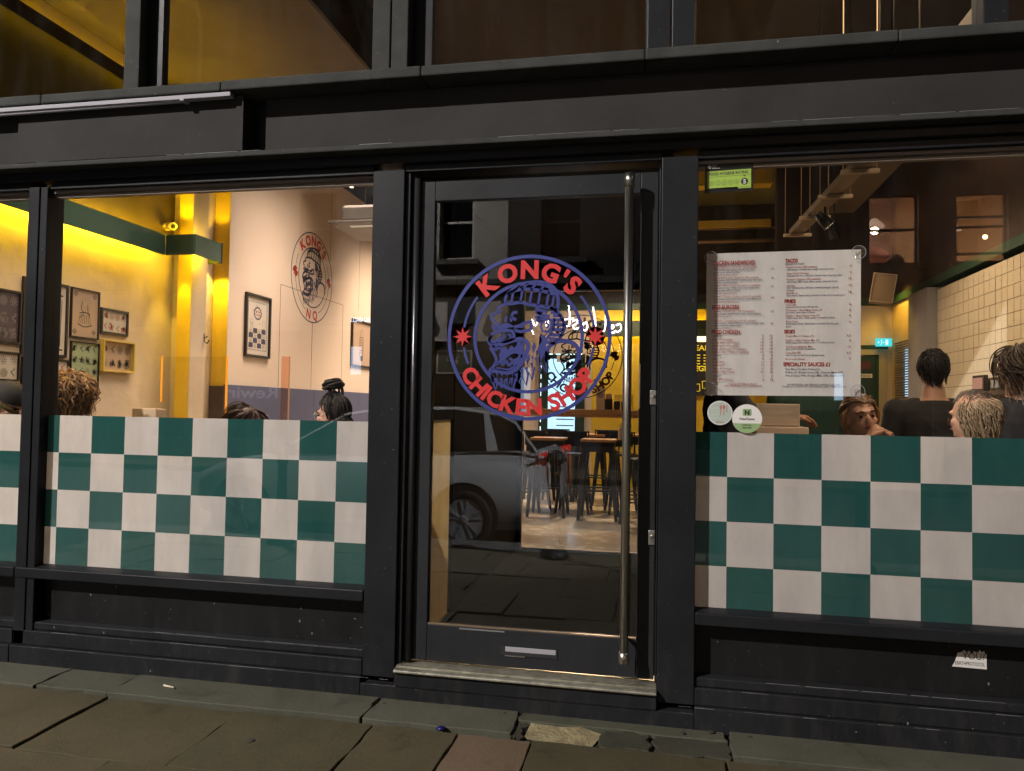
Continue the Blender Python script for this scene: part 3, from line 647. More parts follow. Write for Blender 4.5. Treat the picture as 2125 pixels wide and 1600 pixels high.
mb = MB(); text(mb, fr, 'N', 0, .28, .32, .06, 'c', k=.0012); text(mb, fr, 'NeoTaste', 0, -.08, .16, .015, 'c', width=1.0, k=.0012)
text(mb, fr, 'OFFICIAL', 0, -.50, .11, .02, 'c', width=.62, k=.0012); text(mb, fr, 'PARTNER', 0, -.68, .11, .02, 'c', width=.62, k=.0012); mb.build('sticker_print', M['ink'], e, fix=False)
# ---- torn sticker on the base panel
e = empty('torn_sticker', (1.91, .010, .4), 'torn white sticker ending YOU? and EBIRTHPROTOCOL on the black panel lower right', 'sticker')
fr = frame3((1.852, .0105, .362), (1, 0, 0), (0, 0, 1))
mb = MB(); fill(mb, fr, [(0, 0), (.134, -.002), (.133, .064), (.128, .058), (.124, .074), (.114, .066), (.108, .078), (.098, .062), (.086, .072), (.078, .058), (.066, .070), (.056, .060), (.046, .072), (.036, .062), (.022, .060), (.018, .044), (.012, .024)]); mb.build('sticker_base', M['white'], e, fix=False)
mb = MB(); text(mb, fr, 'YOU?', .04, .036, .028, .0, width=.086, k=.0008); text(mb, fr, 'EBIRTHPROTOCOL', .012, .010, .015, .0, width=.114, k=.0008); mb.build('sticker_print', M['ink'], e, fix=False)
# ---- menu board hung inside the glass
e = empty('menu_poster', (1.16, .028, 1.82), 'large white printed menu hung inside the right pane on four clear suction cups', 'menu')
frm = frame3((.8315, .024, 1.498), (1, 0, .004), (0, 0, 1))
MW, MH = .661, .650
mb = MB(); mb.v = []; cols, rws = 14, 2
for j in range(rws+1):
    for i in range(cols+1):
        u = i/cols; v = j/rws; mb.v.append(frm(MW*u, MH*v, -.010*math.exp(-((u-.05)/.06)**2)*(1-.5*v) - .003*math.sin(u*7)))
for j in range(rws):
    for i in range(cols): mb.smooth = True; q = j*(cols+1)+i; mb._f([q, q+1, q+cols+2, q+cols+1])
mb.build('menu_sheet', M['paper'], e, fix=False)
RT, NT = MB(), MB()
def mrow(col, y, s, h, red, bold=.012, x=None, w=None, al='l'):
    text(RT if red else NT, frm, s, col if x is None else x, MH-y, h, bold, al, width=w, k=.0045)
def scx(px): return (px-1466)/321*MW
def scy(py): return (py-525)/300*MH
HEADS = [("CHICKEN SANDWICHES", 1479, 551, 1569, 9.5), ("BEEF BURGERS", 1479, 644, 1536, 9), ("FRIED CHICKEN", 1478, 696, 1538, 8.5), ("TACOS", 1632, 549, 1658, 8.5), ("FRIES", 1631, 633, 1654, 8), ("SIDES", 1630, 696, 1653, 8), ("SPECIALITY SAUCES £1", 1629, 764, 1724, 8.5)]
for s_, x0, y1, x1, h in HEADS: mrow(0, scy(y1), s_, h/300*MH*.98, True, .03, scx(x0), scx(x1)-scx(x0))
def ln(x0, y1, x1, s_, red, h=4.3): mrow(0, scy(y1), s_, h/300*MH, red, .002, scx(x0), scx(x1)-scx(x0))
for a in ((1482, 558, 1573, "Kong's Signature Sandwich (VE available)", 1), (1482, 563, 1568, "fried chicken thigh, chicken skin, Sriracha slaw,", 0), (1482, 568.5, 1537, "burger sauce, lettuce & pickles", 0), (1482, 574, 1531, "MAKE HOT & SPICY FOR £1", 1, 3.6),
    (1482, 580, 1577, "Garlic & Parmesan Sandwich (VE available)", 1), (1482, 585, 1585, "fried chicken thigh drenched in garlic butter, basil mayo,", 0), (1482, 589.5, 1532, "parmesan, tomato & lettuce", 0),
    (1482, 596, 1580, "Buffalo + Blue Cheese Sandwich (V available)", 1), (1482, 601.5, 1579, "fried chicken thigh, buffalo sauce, blue cheese sauce,", 0), (1482, 607, 1538, "Sriracha slaw, lettuce & pickles", 0), (1482, 612, 1531, "ADD HASH BROWN FOR £1", 1, 3.6),
    (1482, 619.5, 1582, "Hunter's Chicken Sandwich (V & VE available)", 1), (1482, 625, 1582, "fried chicken thigh, cheese, bacon & Kong's BBQ sauce", 0), (1482, 630.5, 1535, "ADD CHICKEN SKIN FOR £1.5", 1, 3.6),
    (1483, 650.5, 1569, "Classic Cheeseburger (V & VE available)", 1), (1483, 656, 1582, "6oz beef patty, cheese, burger sauce, lettuce & pickles", 0), (1483, 661, 1519, "ADD BACON FOR £2", 1, 3.6),
    (1483, 670.5, 1572, "Chipotle Cheeseburger (V & VE available)", 1), (1483, 675.5, 1589, "6oz beef patty, cheese, chilli jam, roasted pineapple salsa,", 0), (1483, 680.5, 1540, "nachos, lettuce & chipotle mayo", 0), (1483, 686, 1519, "ADD BACON FOR £2", 1, 3.6),
    (1480, 703, 1499, "WINGS", 0, 4.6), (1480, 710, 1522, "Plain (VE available)", 1), (1480, 716.5, 1537, "Kong's BBQ (VE available)", 1), (1480, 723, 1537, "Hot & Spicy (VE available)", 1), (1480, 730, 1550, "Garlic & Parmesan (V available)", 1), (1480, 736.5, 1557, "Buffalo + Blue Cheese (V available)", 1),
    (1481, 743.5, 1498, "STRIPS", 0, 4.6), (1481, 751, 1492, "Plain", 1), (1481, 757.5, 1506, "Kong's BBQ", 1), (1481, 764, 1506, "Hot & Spicy", 1), (1481, 771, 1522, "Garlic & Parmesan", 1), (1481, 778, 1528, "Buffalo + Blue Cheese", 1), (1482, 787, 1498, "THIGH", 0, 4.6), (1482, 794, 1524, "Plain (VE available)", 1),
    (1515, 802.5, 1575, "PLEASE INFORM US ABOUT", 1, 3.6), (1507, 806.5, 1585, "ANY ALLERGIES OR INTOLERANCES", 1, 3.6),
    (1632, 554, 1671, "SERVED IN PAIRS", 0, 3.8), (1635, 560.5, 1698, "Fried Chicken (VE available)", 1), (1635, 565.5, 1732, "with lettuce, Sriracha slaw, burger sauce & pickles", 0), (1635, 573.5, 1681, "Spicy Pulled Chicken", 1), (1635, 578.5, 1748, "with charred corn, chilli jam, chipotle mayo & spring onion", 0),
    (1635, 586, 1705, "Hunter's Chicken (VE available)", 1), (1635, 591, 1739, "with Kong's BBQ sauce, bacon pieces, cheese & chives", 0), (1635, 599, 1653, "Carnitas", 1), (1635, 603.5, 1741, "with roasted pork, chilli jam, roasted pineapple salsa &", 0), (1635, 608.5, 1652, "coriander", 0), (1635, 614.5, 1658, "Beef Birria", 1), (1635, 619.5, 1755, "with cheese, diced onion, coriander & side of birria-style gravy", 0),
    (1634, 639, 1655, "Fries (VE)", 1), (1634, 643.5, 1700, "seasoned with Kong's red salt mix", 0), (1634, 650, 1708, "Parmesan + Basil Mayo Fries (V)", 1), (1634, 654.5, 1694, "parmesan, basil mayo & chives", 0), (1634, 661.5, 1703, "Buffalo + Blue Cheese Fries (V)", 1), (1634, 666, 1734, "buffalo sauce, blue cheese sauce + crumble & chives", 0), (1634, 673.5, 1658, "Birria Fries", 1), (1634, 678, 1742, "pulled beef, cheese, diced onion, coriander & birria-style", 0), (1634, 683.5, 1645, "gravy", 0),
    (1634, 703.5, 1691, "Kong's Mac 'n' Cheese (V)", 1), (1634, 712.5, 1703, "Buffalo + Blue Cheese Mac (V)", 1), (1634, 717, 1733, "buffalo sauce, blue cheese sauce + crumble & chives", 0), (1634, 725.5, 1689, "Chicken & Jalapeno Mac", 1), (1634, 730, 1695, "spicy pulled chicken & jalapenos", 0), (1634, 738, 1665, "Corn Ribs (VE)", 1), (1634, 743, 1713, "with Kong's red salt mix & chipotle mayo", 0), (1634, 751, 1673, "Birria-style Gravy", 1),
    (1634, 772, 1705, "Basil Mayo (V), Blue Cheese (V),", 0), (1634, 778.5, 1752, "Buffalo (V), Burger Sauce (VE), Chipotle Mayo (VE),", 0), (1634, 785, 1752, "Hot & Spicy (VE), Kong's BBQ (VE), Ranch (VE)", 0),
    (1637, 803.5, 1745, "AN OPTIONAL 10% SERVICE CHARGE IS ADDED", 0, 3.6), (1628, 807.5, 1757, "PLEASE LET US KNOW IF YOU WOULD LIKE IT REMOVED TO", 0, 3.6)): ln(*a)
for x, y, s_ in ((1608, 563, '10'), (1608, 582, '12'), (1608, 600, '12'), (1608, 623, '14'), (1608, 652, '13'), (1607, 677, '14'), (1587, 703, '5'), (1606, 703, '10'), (1587, 710, '9'), (1606, 710, '17'), (1587, 716.5, '10'), (1606, 716.5, '19'), (1587, 723, '10'), (1606, 723, '19'), (1587, 730, '10'), (1606, 730, '19'), (1587, 736.5, '12'), (1606, 736.5, '23'),
    (1588, 743.5, '3'), (1607, 743.5, '6'), (1588, 751, '9'), (1607, 751, '17'), (1588, 757.5, '11'), (1607, 757.5, '21'), (1588, 764, '11'), (1607, 764, '21'), (1588, 771, '11'), (1607, 771, '21'), (1588, 778, '12'), (1607, 778, '23'), (1588, 787, '1'), (1607, 787, '2'), (1589, 794, '6'), (1608, 794, '12'),
    (1767, 561, '9'), (1767, 574, '9'), (1767, 586, '12'), (1767, 600, '13'), (1767, 614, '14'), (1766, 639, '6'), (1766, 651, '8'), (1766, 662, '8'), (1766, 676, '9'), (1766, 703, '6.5'), (1766, 713, '9'), (1766, 726, '10'), (1766, 738, '6.5'), (1766, 750, '5')): mrow(0, scy(y), s_, 4.6/300*MH, y > 700 or True, .014, scx(x), None, 'r')
RT.build('menu_red_text', M['red_t'], e, fix=False); NT.build('menu_navy_text', M['navy_t'], e, fix=False)
cupm = glass('clear_suction_rubber', (.97, .97, .98), .7, .05)
cupr = mat('clear_rim', (.42, .40, .42), .2)
for x, z in ((.85, 2.122), (1.478, 2.134), (.85, 1.525), (1.475, 1.522)):
    mb = MB(); mb.lathe([(.029, 0), (.027, .006), (.018, .011), (.008, .013), (.008, .018), (.011, .020), (0, .021)], (x, .0, z), 24, 'y'); mb.build('suction_cup', cupm, e)
    MB().tube([(x+.0292*math.cos(t*PI/12), .001, z+.0292*math.sin(t*PI/12)) for t in range(24)], .0011, 6, closed=True).build('suction_cup_rim', cupr, e)
# ================================================================== INTERIOR SHELL
CREAM = (.62, .50, .36)
M['plaster'] = mat('rough_cream_plaster', (.60, .49, .36), .75, var=.09, vscale=3, bump=1.0, bscale=5)
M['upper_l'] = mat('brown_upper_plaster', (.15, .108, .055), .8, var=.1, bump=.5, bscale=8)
M['cream'] = mat('cream_paint', (.64, .53, .42), .6, var=.05, vscale=2)
M['kong'] = mat('pale_panel_paint', (.66, .54, .43), .5, var=.04, vscale=1.5, rvar=.05)
M['pale'] = mat('pale_render', (.56, .48, .38), .7, var=.06, bump=.2)
M['yellow'] = mat('yellow_wall_paint', (.70, .48, .03), .6, var=.05)
M['slate'] = mat('slate_blue_wainscot', (.075, .085, .16), .45, var=.06)
M['dkbrown'] = mat('dark_brown_wood', (.05, .03, .02), .5, var=.2, stretch=(1, 1, .2))
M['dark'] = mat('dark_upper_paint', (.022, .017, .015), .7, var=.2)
M['dgreen'] = mat('dark_green_trim', (.015, .05, .025), .5)
M['green'] = mat('pelmet_green_paint', (.055, .13, .095), .45, var=.05)
M['ceil'] = mat('brown_ceiling', (.13, .105, .085), .7, var=.15, vscale=2, bump=.3)
M['floor'] = mat('polished_concrete', (.44, .35, .25), .22, var=.2, vscale=3, bump=.05, bscale=12, rvar=.1)
M['soot'] = mat('black_lobby_paint', (.002, .002, .0022), .6, spec=.1)
M['bolt'] = mat('black_metal', (.012, .012, .013), .38, .4)
M['led'] = emission('yellow_led', (1, .62, .002), 165)
M['led2'] = emission('yellow_led_back', (1, .66, .03), 75)
M['wood'] = mat('oiled_pine', (.42, .22, .09), .4, var=.2, vscale=5, stretch=(.3, 3, 3))
def st(name, m, *c, bevel=0, parent=None):
    o = bx(name, m, parent, *c, bevel=bevel)
    if parent is None: tag(o, kind='structure')
    return o
st('shop_floor', M['floor'], -3.75, 3.35, .06, 8.7, .0, .16)
wl = st('plaster_wall', M['plaster'], -3.75, -3.6, .06, 2.37, .16, 2.88); st('upper_plaster_wall', M['upper_l'], -3.75, -3.602, .06, 2.37, 2.881, 3.35); st('upper_plaster_wall', mat('darkened_upper_wall', (.022, .014, .008), .8), -3.75, -3.602, .06, 2.37, 3.351, 4.19)  # top stretch coloured near black so the pelmet uplight barely shows
st('pier', M['plaster'], -3.75, -3.502, 2.372, 2.829, .16, 4.19)
pr = st('pilaster', M['plaster'], -3.5, -3.366, 2.30, 2.52, .16, 4.19)
bx('yellow_face', M['yellow'], pr, -3.498, -3.368, 2.296, 2.2995, .16, 4.19); MB().box(-3.5, -3.35, 2.826, 2.8295, 1.59, 4.19).build('yellow_face', M['yellow'], None)['kind'] = 'structure'
cl_ = st('cornice_lip', mat('blackish_lip', (.012, .008, .005), .8), -3.505, -3.495, .06, 2.29, 3.93, 4.03); bx('cornice_light', emission('cornice_led', (1, .62, .002), 13), cl_, -3.548, -3.535, .08, 2.25, 3.975, 3.987); bx('cornice_board', M['plaster'], cl_, -3.601, -3.597, .06, 2.29, 4.0, 4.195)
kw = st('panelled_wall', M['kong'], -3.75, -3.346, 2.83, 8.5, .16, 4.19)
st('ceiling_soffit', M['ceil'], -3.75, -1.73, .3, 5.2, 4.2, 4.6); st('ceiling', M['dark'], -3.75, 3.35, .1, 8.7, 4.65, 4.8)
st('soffit_end', M['dark'], -1.728, -1.70, .3, 5.2, 4.15, 4.64)
wn = st('wainscot', M['slate'], -3.345, -3.322, 2.79, 8.49, .16, 1.60); st('wainscot_end', M['dkbrown'], -3.5, -3.346, 2.80, 2.828, .16, 1.585)
jm = mat('joint_shadow_line', (.10, .065, .04), .8)
for (y0, y1, z0, z1) in ((3.80, 3.805, 1.61, 2.70), (3.80, 5.40, 2.70, 2.705), (5.40, 5.404, 1.61, 2.70), (4.556, 4.564, 1.94, 2.37), (4.558, 4.561, 1.61, 1.94), (5.0, 5.004, 3.2, 4.19), (5.9, 5.903, 2.7, 4.19)):
    MB().box(-3.3465, -3.3445, y0, y1, z0, z1).build('panel_joint', jm, kw)
for y in (4.6, 5.6, 6.6): MB().box(-3.3225, -3.3205, y, y+.004, .3, 1.6).build('panel_joint', jm, wn)
# back of the shop
st('back_wall', M['cream'], -3.75, -.442, 8.5, 8.7, .16, 3.02); st('yellow_back_wall', M['yellow'], -.44, 3.35, 8.5, 8.7, .16, 3.02)
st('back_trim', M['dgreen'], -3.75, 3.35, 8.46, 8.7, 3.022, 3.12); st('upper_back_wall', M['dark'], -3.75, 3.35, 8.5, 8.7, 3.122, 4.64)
# entrance lobby
st('lobby_panel', film('frosted_cream_panel', (.80, .66, .42), .75), -.645, -.643, .06, .985, .16, 1.345); st('lobby_wall', M['soot'], -.66, -.622, .062, .985, 1.347, 2.75); st('lobby_wall', M['soot'], -.66, -.62, .988, 3.1, .16, 2.75)
st('lobby_wall', M['soot'], .64, .68, .06, 3.1, .16, 2.75); st('lobby_ceiling', M['soot'], -.66, .68, .06, 3.15, 2.752, 2.80)
st('lobby_floor', mat('dark_entrance_mat', (.0015, .0015, .0015), .95, spec=.05, bump=.5, bscale=200), -.618, .638, .1, 3.12, .1605, .172)
st('lobby_partition', M['soot'], -.66, -.585, 3.1, 3.16, .16, 2.75); st('lobby_partition', M['soot'], .47, .68, 3.1, 3.16, .16, 2.75); st('lobby_partition', M['soot'], -.584, .469, 3.1, 3.16, 2.49, 2.75)
idr = empty('inner_door', (-.06, 3.1, .172), 'inner glass door at the end of the dark lobby with a small dark round emblem', 'door')
em = mat('bare_door_edge', (.55, .42, .28), .35, .3)
MB().box(-.583, -.571, 3.09, 3.13, .172, 2.485).box(.456, .468, 3.09, 3.13, .172, 2.485).box(-.57, .455, 3.09, 3.13, 2.473, 2.485).box(-.57, .455, 3.09, 3.13, .172, .19).build('door_edge', em, idr)
bx('pane', glass('inner_door_glass', boost=.3), idr, -.57, .455, 3.112, 3.118, .19, 2.472)
fr = frame3((-.066, 3.108, 1.892), (1, 0, 0), (0, 0, 1), .372)
a, b = emblem(fr, 1.1, ring_w=.022)
a.build('emblem_line', mat('dark_blue_vinyl', (.012, .014, .05), .5), idr, fix=False); b.build('emblem_letter', mat('dark_red_vinyl', (.22, .012, .012), .5), idr, fix=False)
# right side of the shop
xr = 3.2
tw = st('tiled_wall', mat('dark_grout', (.022, .016, .010), .9), xr+.008, 3.35, .06, 4.205, .16, 2.62)
M['tile'] = mat('white_glazed_tile', (.66, .57, .42), .12, var=.05, vscale=3)
tm = None
ts = .104
tmesh = MB().box(-.008, .0, .0028, ts-.0028, .0018, ts-.0018).mesh('tile', [M['tile']])
for j in range(13):
    for i in range(22):
        o = bpy.data.objects.new('tile', tmesh); link(o); o.parent = tw; o.location = (xr+.006-.002*rnd.random(), 4.2-(i+1)*ts, 2.615-(j+1)*ts); o.rotation_euler = ((rnd.random()-.5)*.004, (rnd.random()-.5)*.008, (rnd.random()-.5)*.008)
mb = MB()
for j in range(11):
    for i in range(40): mb.box(xr-.002, xr+.006, 4.2-(i+1)*ts+.0015, 4.2-i*ts-.0015, .17+j*ts*.97, .17+(j+1)*ts*.97-.003)
for j in range(13):
    for i in range(22, 40): mb.box(xr-.002, xr+.006, 4.2-(i+1)*ts+.0015, 4.2-i*ts-.0015, 2.615-(j+1)*ts+.0015, 2.615-j*ts-.0015)
o = mb.build('tile_field', M['tile'], tw); o['kind'] = 'stuff'
st('grey_pier', mat('grey_pier_paint', (.30, .29, .30), .5, var=.05), 3.11, 3.35, 4.207, 4.75, .16, 2.64)
st('side_wall', mat('side_wall_yellow_lit', (.66, .48, .20), .6, var=.05), xr, 3.35, 4.752, 5.6, .16, 2.66)  # beige wall tinted yellow, the coloured light put into its paint
st('rear_wall', M['pale'], 1.95, 3.35, 5.602, 5.75, .16, 2.66)
st('wall_trim', M['dgreen'], xr-.03, 3.35, .06, 5.6, 2.662, 2.74); st('wall_trim', M['dgreen'], 1.95, xr-.032, 5.57, 5.75, 2.662, 2.74)
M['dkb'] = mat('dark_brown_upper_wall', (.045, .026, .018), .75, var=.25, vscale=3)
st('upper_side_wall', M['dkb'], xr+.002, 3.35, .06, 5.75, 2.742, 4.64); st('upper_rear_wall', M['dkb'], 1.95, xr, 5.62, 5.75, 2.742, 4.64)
st('side_wall', M['cream'], 3.2, 3.35, 5.76, 8.5, .16, 4.64)
# ================================================================== LED PELMET ON THE LEFT WALL
pe = empty('led_pelmet', (-3.45, 1.1, 2.74), 'green pelmet along the left wall hiding a yellow light strip', 'pelmet')
bx('pelmet_board', M['green'], pe, -3.47, -3.45, .08, 2.05, 2.66, 2.83, bevel=.002)
bx('pelmet_board', mat('pelmet_shaded_green', (.03, .07, .04), .5), pe, -3.449, -3.19, 2.05, 2.07, 2.66, 2.83, bevel=.002)  # street face in a darker green, its shade put into the colour
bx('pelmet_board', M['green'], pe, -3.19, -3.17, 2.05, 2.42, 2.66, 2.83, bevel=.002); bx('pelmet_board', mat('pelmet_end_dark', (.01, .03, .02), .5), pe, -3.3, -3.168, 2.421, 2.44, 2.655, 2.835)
bx('light_strip', M['led'], pe, -3.545, -3.53, .1, 2.0, 2.735, 2.75); bx('light_strip', M['led'], pe, -3.27, -3.255, 2.1, 2.38, 2.735, 2.75)
lamp('SPOT', 'pelmet_spot', (-3.435, 2.17, 2.72), 40, (1, .70, .06), .02, (-3.42, 2.31, .3), 48, .5)
lamp('SPOT', 'pelmet_spot', (-3.40, 2.62, 2.75), 40, (1, .70, .08), .02, (-3.42, 2.82, 1.5), 90, .4)
lamp('SPOT', 'pelmet_up_spot', (-3.42, 2.16, 2.84), 22, (1, .66, .03), .02, (-3.42, 2.31, 4.0), 60, .3)
lamp('SPOT', 'pelmet_up_spot', (-3.42, 2.60, 2.84), 22, (1, .66, .03), .02, (-3.42, 2.82, 4.0), 60, .3)
# rear pelmet on the yellow wall
pb = empty('rear_pelmet', (.6, 8.36, 2.7), 'dark green pelmet with yellow light on the far yellow wall', 'pelmet')
bx('pelmet_board', mat('rear_pelmet_green', (.04, .06, .025), .5), pb, -.40, 3.0, 8.33, 8.35, 2.58, 2.83); bx('light_strip', M['led2'], pb, -.38, 3.0, 8.42, 8.44, 2.70, 2.72)
# ================================================================== PICTURES
CB = mat('black_picture_frame', (.018, .014, .013), .35)
def art_gloss(name, col): return mat(name, col, .5, coat=1, bump=.02, bscale=3)
def picture(label, y0, y1, z0, z1, xw, seed, paper, inks, fw=.014, frame=None, style='tattoo', fh=.02, letters=None, group=None):
    r = random.Random(seed); w, h = y1-y0, z1-z0
    e = empty('framed_picture', (xw, (y0+y1)/2, z0), label, 'picture', group or 'framed prints on the left wall')
    x1 = xw+fh
    mb = MB(); mb.box(xw+.001, x1, y0, y1, z0, z0+fw).box(xw+.001, x1, y0, y1, z1-fw, z1).box(xw+.001, x1, y0, y0+fw, z0+fw, z1-fw).box(xw+.001, x1, y1-fw, y1, z0+fw, z1-fw)
    mb.build('frame', frame or CB, e, .0015)
    bx('print', paper, e, xw+.001, xw+.008, y0+fw, y1-fw, z0+fw, z1-fw)
    fr = frame3((xw+.0085, y0+fw, z0+fw), (0, 1, 0), (0, 0, 1)); w -= 2*fw; h -= 2*fw
    ms = [MB() for _ in inks]
    def blob(mb, cx, cyy, s):
        k = r.random()
        if k < .35:
            for _ in range(5): stroke(mb, fr, [(cx+s*(r.random()-.5), cyy+s*(r.random()-.5)) for _ in range(5)], s*.055)
            fill(mb, fr, [(cx+s*.22*math.cos(t)*(.6+.6*r.random()), cyy+s*.3*math.sin(t)*(.6+.6*r.random())) for t in [i*.6 for i in range(10)]], 2)
        elif k < .7:
            n = r.randint(7, 12)
            for i in range(n):
                a = 2*PI*i/n; stroke(mb, fr, [(cx+s*.16*math.cos(a), cyy+s*.16*math.sin(a)), (cx+s*.35*math.cos(a+.25), cyy+s*.4*math.sin(a+.25)), (cx+s*.48*math.cos(a), cyy+s*.5*math.sin(a))], s*.07, taper=True)
            stroke(mb, fr, arc(s*.15, 0, 360, 14, (cx, cyy))[:-1], s*.06, True, 0)
        else:
            p = [(cx+s*.25*math.sin(i*1.5)*(1-i*.08), cyy+s*(.5-i*.16)) for i in range(7)]; stroke(mb, fr, p, s*.13, taper=True)
            stroke(mb, fr, [(a_+s*.06, b_) for a_, b_ in p], s*.03)
    if style == 'tattoo':
        nx = max(2, round(w/.075)); ny = max(2, round(h/.095))
        for j in range(ny):
            for i in range(nx): blob(ms[r.randrange(len(ms))], w*(i+.5)/nx+.01*(r.random()-.5), h*(j+.5)/ny+.01*(r.random()-.5), min(w/nx, h/ny)*.86)
    elif style == 'figure':
        for (cx, cyy) in ((.14, .9), (.86, .9), (.14, .1), (.86, .12)):
            for i in (-2, -1, 0, 1, 2):
                for j in (-2, -1, 0, 1, 2):
                    if abs(i)+abs(j) <= 2 and (i+j) % 2 == 0:
                        c = (cx*w+i*.0085, cyy*h+j*.0085); fill(ms[0], fr, [(c[0]-.006, c[1]), (c[0], c[1]-.006), (c[0]+.006, c[1]), (c[0], c[1]+.006)])
        for i in range(14):
            a = i*.45; stroke(ms[0], fr, [(w*.5+.02*math.cos(a), h*.72+.02*math.sin(a)), (w*.52+.06*math.cos(a+.3), h*.70+.06*math.sin(a+.3))], .006, taper=True)
        stroke(ms[0], fr, [(w*.4, h*.75), (w*.36, h*.6), (w*.45, h*.5), (w*.3, h*.4)], .006); stroke(ms[0], fr, [(w*.6, h*.7), (w*.62, h*.55), (w*.7, h*.42)], .006)
        for i in range(7): stroke(ms[0], fr, [(w*(.32+.06*i), h*.48), (w*(.28+.075*i), h*.28)], .004)
        stroke(ms[0], fr, [(w*.3, h*.5), (w*.5, h*.53), (w*.7, h*.5)], .008); stroke(ms[0], fr, [(w*.25, h*.27), (w*.5, h*.22), (w*.78, h*.27)], .008)
    elif style == 'column':
        for i in range(5): stroke(ms[0], fr, [(w*(.60+.07*i), h*.12), (w*(.62+.07*i), h*.8)], .006, sm=0)
        stroke(ms[0], fr, [(w*.5, h*.88), (w*.93, h*.86)], .012, sm=0); stroke(ms[0], fr, arc(.028, 0, 500, 30, (w*.6, h*.84)), .007, sm=0); stroke(ms[0], fr, [(w*.5, h*.08), (w*.95, h*.07)], .012, sm=0)
        for i in range(9): stroke(ms[0], fr, [(w*(.1+.3*r.random()), h*(.1+.09*i)), (w*(.3+.2*r.random()), h*(.14+.09*i)), (w*.2, h*(.18+.09*i)), (w*(.4+.15*r.random()), h*(.2+.09*i))], .012, taper=True)
        for cx, cyy in ((.72, .5), (.66, .33), (.62, .22), (.75, .42)): stroke(ms[-1], fr, [(cx*w-.03, cyy*h-.05), (cx*w+.02, cyy*h), (cx*w-.015, cyy*h), (cx*w+.035, cyy*h+.06)], .014, sm=0, taper=True)
    elif style == 'poster':
        nb = 26
        for i in range(nb):
            v = h*(.08+.84*i/nb)
            for u in (w*.06, w*.90): fill(ms[0], fr, [(u, v), (u+w*.04, v), (u+w*.04, v+h*.42/nb), (u, v+h*.42/nb)])
        for i in range(14):
            u = w*(.10+.80*i/14)
            for v in (h*.075, h*.895): fill(ms[0], fr, [(u, v), (u+w*.022, v), (u+w*.045, v+h*.026), (u+w*.022, v+h*.026)])
        stroke(ms[0], fr, [(w*.5+w*.155*math.cos(t*.3), h*.72+h*.10*math.sin(t*.3)) for t in range(21)], .014, True, 0)
        for i in range(12): a = i*PI/6; fill(ms[0], fr, [(w*.5+w*.15*math.cos(a), h*.72+h*.1*math.sin(a)), (w*.5+w*.2*math.cos(a+.1), h*.72+h*.125*math.sin(a+.1)), (w*.5+w*.15*math.cos(a+.25), h*.72+h*.1*math.sin(a+.25))])
        text(ms[1], fr, 'Chicken', w*.5, h*.735, .022, .02, 'c', width=w*.27); text(ms[1], fr, 'Kitchen', w*.5, h*.68, .022, .02, 'c', width=w*.27)
        for j in range(4):
            for i in range(4):
                if (i+j) % 2 == 0: fill(ms[0], fr, [(w*(.12+.19*i), h*(.12+.085*j)), (w*(.12+.19*(i+1)), h*(.12+.085*j)), (w*(.13+.185*(i+1)), h*(.12+.085*(j+1))), (w*(.13+.185*i), h*(.12+.085*(j+1)))])
                else:
                    c = (w*(.215+.19*i), h*(.16+.085*j)); stroke(ms[0], fr, arc(.022, 0, 360, 14, c)[:-1], .004, True, 0); stroke(ms[1], fr, [(c[0]-.012, c[1]+.008), (c[0], c[1]-.01), (c[0]+.012, c[1]+.006)], .006)
        for cx in (.24, .78): stroke(ms[0], fr, [(w*(cx-.05), h*.60), (w*(cx-.03), h*.47), (w*(cx+.05), h*.47), (w*(cx+.06), h*.60), (w*cx, h*.61)], .004, True, 0)
        for i in range(9): star(ms[0], fr, (w*(.2+.6*r.random()), h*(.5+.35*r.random())), .010, .004, 5)
    elif style == 'bottle':
        q = [(w*.42, h*.22), (w*.40, h*.6), (w*.45, h*.72), (w*.47, h*.82), (w*.56, h*.82), (w*.58, h*.72), (w*.62, h*.6), (w*.60, h*.22)]; stroke(ms[0], fr, q, .008, True, 0)
        for i in range(7): stroke(ms[0], fr, [(w*.42, h*(.28+.06*i)), (w*.51, h*(.30+.06*i)), (w*.60, h*(.27+.06*i))], .010)
        fill(ms[1], fr, [(w*.45, h*.10), (w*.58, h*.10), (w*.60, h*.22), (w*.43, h*.22)])
    for q, ink in zip(ms, inks):
        if q.v: q.build('drawing', ink, e, fix=False)
    return e
P_W = art_gloss('white_art_paper', (.60, .54, .46)); P_T = art_gloss('tan_art_paper', (.46, .33, .23)); P_G = art_gloss('pale_green_art_paper', (.30, .38, .22)); P_P = art_gloss('dark_purple_art_paper', (.06, .045, .06))
I_B, I_R, I_O = mat('art_ink_black', (.03, .03, .03), .6, coat=.6), mat('art_ink_red', (.30, .04, .03), .6, coat=.6), mat('art_ink_orange', (.62, .25, .06), .6, coat=.6)
I_L = mat('art_ink_grey', (.30, .27, .26), .6, coat=.6)
XL = -3.6
picture('dark purple framed print of grey shapes, partly behind the first post', .36, .778, 1.795, 2.15, XL, 3, P_P, [I_L, I_L], .016)
picture('tall black framed print of a fluted column with orange flashes', .785, 1.18, 1.735, 2.26, XL, 5, P_W, [I_B, I_O], .018, style='column')
picture('tan print of a figure with four diamond corner motifs', 1.207, 1.486, 1.892, 2.258, XL, 8, P_T, [I_B], .009, style='figure')
picture('small wide black frame with three little emblems, top right of the group', 1.507, 1.806, 1.949, 2.148, XL, 11, P_W, [I_B, I_R], .018)
picture('yellow framed tan print with a spiked wheel, lowest on the right of the group', 1.512, 1.863, 1.655, 1.905, XL, 14, P_T, [I_B], .014, mat('pale_yellow_frame', (.60, .44, .10), .4), fh=.045)
